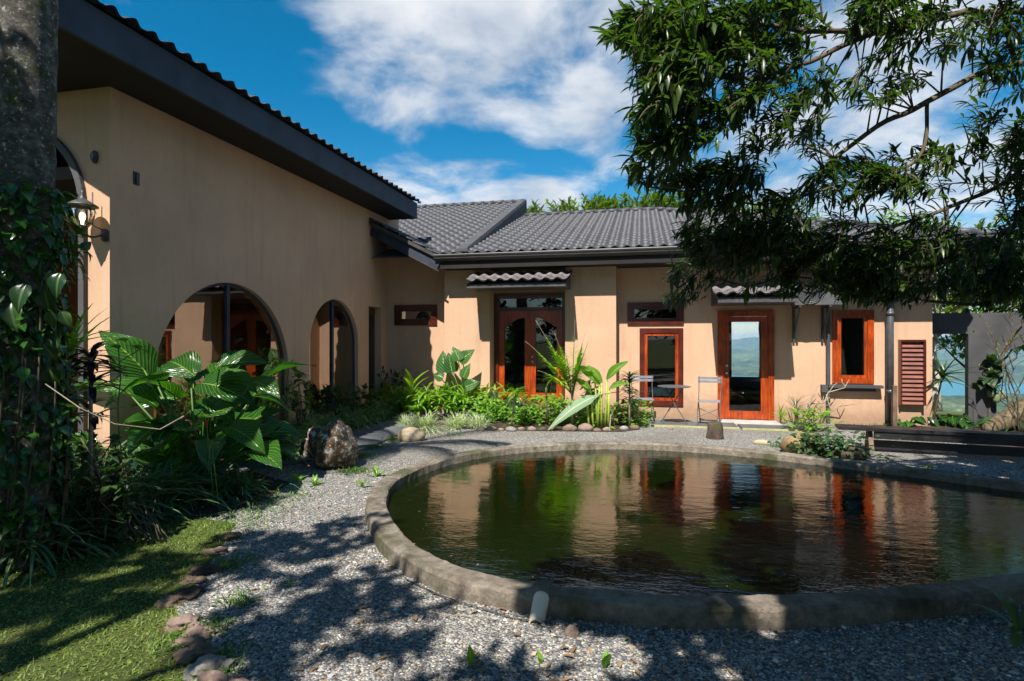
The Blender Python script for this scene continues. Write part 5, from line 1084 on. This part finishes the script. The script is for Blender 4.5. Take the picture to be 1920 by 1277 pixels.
# pebbles
mb = MB(); pts_ = []
inn = [(p[0], p[1]) for p in oc]
while len(pts_) < 30000:
    t = 2.2+5.5*RS.rand()**1.5; u = RS.uniform(-.62, .95); x = t*(-S_+u*C_); y_ = t*(C_+u*S_)
    if not inpoly((x, y_), inn) and not inpoly((x, y_), LAWN) and y_ > 0: pts_.append((x, y_))
n = len(pts_); s = RS.uniform(.0045, .0105, n); q = rdir(n, -25, 25)
s = np.where(RS.rand(n) < .05, s*2.1, s); mb.inst(octa, np.concatenate([np.array(pts_), (.004+s*.25)[:, None]], 1), frames(q), np.stack([s*RS.uniform(.7, 1.4, n), s, s], 1)); struct('gravel_pebbles', mb, 'pebble', 'stuff')
# litter: twigs & leaves on the gravel
def twig(px0, py0, px1, py1, label, r=.003):
    a = G(px0, py0, .015); b = G(px1, py1, .015); solo('fallen_twig', MB().tube(wob(a, b, 6, .12, px0), r, 5), 'twig_pale', label, 'twig', a)
twig(820, 1150, 905, 1160, 'thin pale twig lying on the gravel left of the spout'); twig(418, 1262, 470, 1212, 'reddish twig by the near edging stones'); twig(1800, 1190, 1900, 1250, 'long dry twig in the lower right shade'); twig(1275, 1262, 1290, 1215, 'pale twig upright to the camera at the lower edge', .0025)
mb = MB().tube([G(x, y_, .02) for x, y_ in ((760, 1085), (830, 1118), (900, 1140), (960, 1158), (1010, 1166))]+[G(1035, 1164, .03), G(1070, 1164, .02), G(1120, 1182, .01)], .0035, 6); solo('black_cable', mb, 'black_iron', 'thin black cable running along the pond rim foot past the spout', 'cable', G(960, 1158))
mb = MB(); n = 620; tt = 2.4+5*RS.rand(n)**1.5; uu = RS.uniform(-.45, .9, n); L_ = np.stack([tt*(-S_+uu*C_), tt*(C_+uu*S_), np.full(n, .018)], 1); L_ = L_[[not inpoly((p[0], p[1]), inn) for p in L_]]; n = len(L_)
mb.inst(lanc2, L_, frames(rdir(n, -5, 12)), RS.uniform(.02, .07, n)); struct('leaf_litter', mb, 'dry_leaf', 'stuff')
c_ = G(1850, 1180); mb = MB()
tuft(mb, (c_.x+.15, c_.y, 0), 16, .34, strap, .004, 15, 75, 1.6); solo('weed_clump', mb, 'olive_leaf', 'ragged broad weed at the rim foot in the lower right shade', 'plant', c_, smooth=True)

# ------------------------------------------------------------------ big overhanging tree
LIMB = [
 [(2350, 60, 5.6), (2150, 60, 5.1), (1920, 22, 4.8), (1750, 32, 4.5), (1640, 62, 4.3), (1540, 108, 4.1), (1430, 150, 3.9), (1300, 220, 3.7), (1215, 290, 3.6)],
 [(2350, 100, 5.6), (2150, 130, 5.2), (1900, 120, 4.7), (1740, 192, 4.5), (1640, 240, 4.4), (1560, 300, 4.4), (1480, 385, 4.5), (1400, 440, 4.6), (1320, 480, 4.7)],
 [(1640, 62, 4.3), (1500, 55, 4.0), (1380, 40, 3.8), (1250, 55, 3.5), (1160, 85, 3.4)],
 [(2350, 400, 5.9), (2150, 480, 5.7), (1920, 548, 5.5), (1800, 570, 5.3), (1650, 545, 5.2), (1500, 520, 5.1), (1400, 535, 5.1)],
 [(2350, 300, 5.7), (2100, 320, 5.3), (1920, 330, 4.9), (1800, 385, 4.9), (1650, 430, 4.8), (1500, 470, 4.8), (1360, 490, 4.8), (1270, 540, 4.8)],
 [(1740, 192, 4.5), (1738, 260, 4.5), (1700, 310, 4.5), (1560, 350, 4.4), (1440, 380, 4.3), (1300, 360, 4.1), (1210, 350, 4.0)],
 [(1430, 150, 3.9), (1350, 140, 3.7), (1260, 150, 3.5), (1190, 180, 3.4)],
 [(1900, 120, 4.7), (1880, 20, 4.4), (1840, -60, 4.2)], [(2150, 60, 5.1), (1980, -100, 4.6), (1700, -150, 4.1), (1400, -100, 3.7)]]
def smooth_line(pts, k=5):
    pts = [Vector(p) for p in pts]; o = []
    for i in range(len(pts)-1):
        p0 = pts[max(0, i-1)]; p1 = pts[i]; p2 = pts[i+1]; p3 = pts[min(len(pts)-1, i+2)]
        for q in range(k):
            t = q/k; o.append(.5*((2*p1)+(p2-p0)*t+(2*p0-5*p1+4*p2-p3)*t*t+(3*p1-p0-3*p2+p3)*t**3))
    return o+[pts[-1]]
limbs = MB(); LP = []
r0s = [.036, .032, .02, .026, .026, .016, .013, .02, .03]
for L, r0 in zip(LIMB, r0s):
    c = smooth_line([P(*p) for p in L]); n = len(c)
    c = [p+Vector((mnoise.noise(p*3), mnoise.noise(p*3+Vector((7, 0, 0))), mnoise.noise(p*3+Vector((0, 7, 0)))))*.03 for p in c]
    limbs.tube(c, [max(.006, r0*(1-.85*i/n)) for i in range(n)], 8); LP += [(p, r0*(1-.85*i/n)) for i, p in enumerate(c)]
LPa = np.array([p for p, _ in LP])
trunkbase = Vector((7.2, 3.4, 0)); fork = P(2350, 200, 5.8)
tr = MB(); tr.tube(smooth_line([trunkbase-Vector((0, 0, .2)), trunkbase+Vector((-.2, .1, .9)), trunkbase+Vector((-.3, .2, 1.8)), fork.lerp(trunkbase+Vector((0, 0, 3)), .5), fork+Vector((.3, 0, .6)), fork+Vector((-.6, -1.2, 2.6)), Vector((3.5, 0, 6.6))]), [.34-.0085*i for i in range(31)], 14)
for L in (LIMB[0], LIMB[1], LIMB[3], LIMB[4]): tr.tube(smooth_line([fork-Vector((0, 0, .4)), P(*L[0])], 3), .07, 8)
DENS = [(1190, 60, 60, 55, 95), (1270, 60, 90, 75, 120), (1240, 150, 60, 50, 70), (1330, 130, 110, 100, 170), (1235, 240, 60, 50, 95), (1225, 320, 55, 45, 95), (1320, 270, 110, 80, 180), (1330, 350, 90, 50, 130), (1440, 60, 130, 60, 160), (1470, 200, 90, 80, 110), (1600, 30, 150, 40, 130), (1620, 150, 100, 50, 55), (1750, 60, 120, 55, 70), (1285, 530, 38, 40, 45), (1340, 450, 80, 45, 130), (1430, 465, 110, 50, 180), (1560, 465, 120, 50, 190), (1680, 455, 110, 55, 170), (1480, 400, 120, 45, 130), (1600, 350, 110, 45, 90), (1720, 330, 100, 60, 60), (1870, 330, 55, 190, 190), (1800, 500, 110, 60, 180), (1650, 545, 90, 28, 80), (1885, 110, 50, 110, 130), (1885, 480, 50, 90, 100), (1400, 520, 80, 35, 70), (1500, 525, 60, 35, 70), (1590, 530, 70, 35, 60), (1290, 470, 40, 40, 50), (1920, 400, 40, 200, 120), (1860, 200, 60, 90, 60), (1840, 540, 70, 30, 60), (1560, 290, 60, 40, 20), (1700, -60, 300, 60, 160), (1350, -50, 200, 50, 110), (1940, 250, 60, 300, 200), (1266, 560, 22, 14, 12)]
lv = MB(); lvs = MB(); tw = MB(); rnd = random.Random(5); NODES = [np.array(p) for p, _ in LP]; NA = np.array(NODES); fresh = []
for (cx, cy, rx, ry, n) in DENS:
    for _ in range(int(n*(.75 if cx > 1850 else 1.2))):
        a = rnd.uniform(0, 6.283); r_ = math.sqrt(rnd.random()); x = cx+rx*r_*math.cos(a); y_ = cy+ry*r_*math.sin(a)
        # real depth: that of the bough nearest in direction, spread through the crown
        dd_ = np.array(D(x, y_)); dd_ /= np.linalg.norm(dd_); rel = LPa-np.array((0, 0, CH)); tlen = rel@dd_; perp = np.linalg.norm(rel-tlen[:, None]*dd_, axis=1)
        k0 = int(np.argmin(perp)); t = tlen[k0]+rnd.uniform(-.45, .6); c = Vector(np.array((0, 0, CH))+dd_*t)
        if mnoise.noise(c*2.1+Vector((3, 1, 7))) < -.10 and rnd.random() < .9: continue
        if len(fresh) > 40: NA = np.concatenate([NA, np.array(fresh)]); fresh = []
        dist = np.linalg.norm(NA-np.array(c), axis=1); dist = dist+(NA[:, 0] < c.x)*.2; k1 = int(np.argmin(dist)); a_ = Vector(NA[k1]); v = c-a_
        if v.length > .05:
            mid = a_.lerp(c, .55)+Vector((0, 0, .08*v.length)); q_ = .004+.004*min(1, v.length/.5); tw.tube([a_, a_.lerp(mid, .6), mid, c], [q_*1.2, q_, q_*.8, .0028], 4, False)
            if v.length > .12: fresh.append(np.array(mid)); fresh.append(np.array(c))
        ax = (c-a_).normalized()*.8+Vector((-.62, .05, -.22)) if v.length > .05 else Vector((-1, 0, 0))
        nl = rnd.randint(8, 12); rosette(lv, c, ax, nl, rnd.uniform(.065, .14), lanc, (8, 62), .04, .17, .95)
TREE = plant('overhanging_tree', 'big broadleaf evergreen reaching its leafy boughs over the pond from the right', 'tree', trunkbase, [('trunk', tr, 'bark_brown'), ('limbs', limbs, 'branch_bark'), ('twigs', tw, 'branch_bark'), ('leaves', lv, 'tree_leaf')])
def canopy(mb, st, cl, trunk_top, n, L=.22, T=lanc2):
    for (c, r_, k) in cl:
        c = Vector(c); st.tube(wob(trunk_top, c, 6, .12, c.x), [.08-.009*i for i in range(7)], 6)
        for _ in range(k):
            d = Vector((rnd.gauss(0, 1), rnd.gauss(0, 1), rnd.gauss(0, 1))).normalized()*r_*rnd.random()**.4; d.z *= .5; q = c+d
            if q.y > 0 and q.z < CH+.66*(q.y*C_-q.x*S_)+.25: continue
            rosette(mb, q, (d.x, d.y, .3), n, L, T, (20, 100), .1, .2)
up = MB(); ust = MB()
CL = [((1.2, .6, 5.6), 1.1, 110), ((2.6, .2, 5.9), 1.3, 150), ((4.2, .4, 6.2), 1.4, 160), ((5.4, 2.0, 6.3), 1.4, 150), ((3.4, 2.2, 6.2), 1.3, 140), ((1.9, -1.2, 5.7), 1.3, 140), ((3.6, -1.4, 6.2), 1.4, 150), ((5.2, -.8, 6.6), 1.4, 130), ((1.6, 1.7, 5.4), .9, 70), ((5.6, 4.2, 6.6), 1.4, 140), ((4.4, 3.9, 6.5), 1.1, 80), ((.2, -1.6, 5.7), .9, 60), ((-.6, -.2, 5.7), .6, 28), ((7.5, 5.5, 7.2), 1.6, 120), ((2.6, -2.8, 6), 1.3, 130), ((1.1, -.9, 5.8), .9, 110), ((2.2, .9, 5.9), 1.1, 130), ((3.2, -.3, 6.4), 1.3, 150), ((1.6, -2.2, 6), 1.0, 100), ((4.4, -2.4, 6.4), 1.5, 150)]
CL = [(a, b*1.05, int(c*2.4)) for a, b, c in CL]
canopy(up, ust, CL, Vector((4.6, .8, 5.4)), 15, .26)
part('upper_leaves', up, 'shade_leaf', TREE, True); part('upper_limbs', ust, 'branch_bark', TREE, True)
# shade tree behind the camera on the left
lv2 = MB(); st2 = MB(); st2.tube([(-3.6, -3.4, -.1), (-3.5, -3.3, 2.5), (-3.8, -3.0, 5.6)], [.22, .18, .12], 12)
CL2 = [((-5.6, -.9, 6.8), 1.1, 95), ((-4.2, -1.9, 6.9), .95, 70), ((-2.4, -1.6, 6.6), .8, 45), ((-6.6, -2.2, 7.2), 1.2, 80), ((-3.3, -.7, 6.8), .75, 42), ((-4.9, .3, 6.9), .75, 50), ((-5.6, -3.0, 7), 1.1, 70), ((-2.3, -2.9, 6.4), .8, 46), ((-1.2, -2.0, 6.3), .6, 26), ((-3.2, -3.9, 6.6), 1.0, 70)]
canopy(lv2, st2, CL2, Vector((-3.8, -3.0, 5.6)), 13, .22)
plant('shade_tree', 'leafy tree behind the viewer on the left that dapples the lawn', 'tree', (-3.6, -3.4, 0), [('crown', lv2, 'shade_leaf'), ('trunk', st2, 'bark_brown')])

# unseen trees added around the viewer: they shade the yard and cut sky light
for i, (x, y_, H) in enumerate(((-9, -8, 9), (-2.5, -9, 10), (4, -8.5, 10), (10, -4, 9), (12.5, 3.5, 8))):
    mb = MB(); st = MB(); st.tube(wob((x, y_, -.1), (x, y_, H*.8), 6, .04, i), [.25, .22, .2, .17, .13, .1, .06], 10)
    for k in range(34):
        c = Vector((x+rnd.gauss(0, 2.4), y_+rnd.gauss(0, 1.5), rnd.uniform(1.5, H))); st.tube(wob((x, y_, c.z*.6), c, 3, .1, k), [.07, .05, .03, .02], 5)
        for _ in range(16): rosette(mb, c+Vector((rnd.gauss(0, .6), rnd.gauss(0, .6), rnd.gauss(0, .5))), (0, 0, 1), 9, .5, ovate4, (20, 110), .1, .3)
    plant('occluder_tree', f'unseen tall tree added for shade, standing {["behind and far left of", "straight behind", "behind and right of", "to the right of", "well to the right beyond the pond of"][i]} the viewer', 'tree', (x, y_, 0), [('crown', mb, 'shade_leaf'), ('trunk', st, 'bark_brown')])

# ------------------------------------------------------------------ background trees
def bgtree(label, base, H, cr, seed, mt='far_leaf', bark='bark_brown', L=.28, nc=26, per=22, trunk_r=.14, lo=.45, T=lanc2, flat=.6, n=9):
    rnd2 = random.Random(seed); lv = MB(); st = MB(); b = Vector(base); st.tube(wob(b, b+Vector((rnd2.uniform(-.4, .4), 0, H*.85)), 8, .03, seed), [trunk_r*(1-.09*i) for i in range(9)], 10)
    for i in range(nc):
        a = rnd2.uniform(0, 6.283); h = lo+(1-lo)*rnd2.random(); r_ = cr*math.sqrt(rnd2.random())*(1.1-.5*abs(h-.7)); c = b+Vector((math.cos(a)*r_, math.sin(a)*r_, H*h))
        s0 = b+Vector((0, 0, H*max(.3, h-.22))); st.tube(wob(s0, c, 4, .12, i), [.045, .035, .025, .018, .01], 5)
        for k in range(per):
            q = c+Vector((rnd2.gauss(0, 1), rnd2.gauss(0, 1), rnd2.gauss(0, flat)))*cr*.2; rosette(lv, q, (q-b-Vector((0, 0, H*.5))), n, L, T, (10, 80), .15, .3)
    return plant('tree', label, 'tree', (b.x, b.y, b.z), [('crown', lv, mt), ('trunk', st, bark)], 'trees around the house')
def tz(x, y_): return terr(x, y_)-.2
for i, (x, yy, Y, cr, lb) in enumerate(((1010, 392, 26, 1.3, 'feathery treetop showing just right of the high roof corner'), (1110, 382, 27, 2.0, 'taller feathery treetop over the middle of the right roof'), (1205, 380, 27.5, 2.2, 'dense feathery treetop over the roof beside the overhanging boughs'), (1290, 376, 28, 2.2, 'treetop over the roof partly behind the overhanging boughs'), (1420, 385, 28, 2.2, 'treetop behind the roof ridge seen through the boughs'))):
    p = WY(x, yy, Y); b = Vector((p.x, Y, tz(p.x, Y))); bgtree(lb, b, p.z-b.z, cr, 70+i, mt='olive_leaf', L=.36, nc=26, per=16, lo=.8, n=7)
b = Vector((6.75, 16.4, 0)); b.x = WY(1757, 700, 15.2).x; b.y = 15.2; b.z = terr(b.x, 15.2)
bgtree('pale white barked tree seen through the portal opening', b, 4.2, 1.9, 90, 'olive_leaf', 'bark_pale', .20, 30, 20, .12, .62)
for i, (x, Y, H, cr, lb) in enumerate(((1842, 16.5, 3.6, 1.3, 'leafy tree behind the portal post'), (1640, 17, 4.8, 1.8, 'green tree behind the right end of the house'), (1960, 17, 4.2, 1.9, 'tree beyond the portal at the right picture edge'))):
    p = WY(x, 700, Y); b = Vector((p.x, Y, tz(p.x, Y))); bgtree(lb, b, H-b.z, cr, 95+i, 'olive_leaf' if i == 0 else 'bright_leaf', L=.2, nc=22, per=18, lo=.55, trunk_r=.1)

# ------------------------------------------------------------------ air
mb = MB().box(-9600, 9700, -9600, 9700, -169, 90); hz = mb.build('haze', 'gravel'); hz['kind'] = 'stuff'
hm = bpy.data.materials.new('haze'); hm.use_nodes = True; t_ = hm.node_tree; t_.nodes.clear(); pv = t_.nodes.new('ShaderNodeVolumePrincipled'); pv.inputs['Color'].default_value = (.45, .74, 1, 1); pv.inputs['Density'].default_value = .00012; oo = t_.nodes.new('ShaderNodeOutputMaterial'); t_.links.new(pv.outputs[0], oo.inputs['Volume'])
hz.data.materials.clear(); hz.data.materials.append(hm)
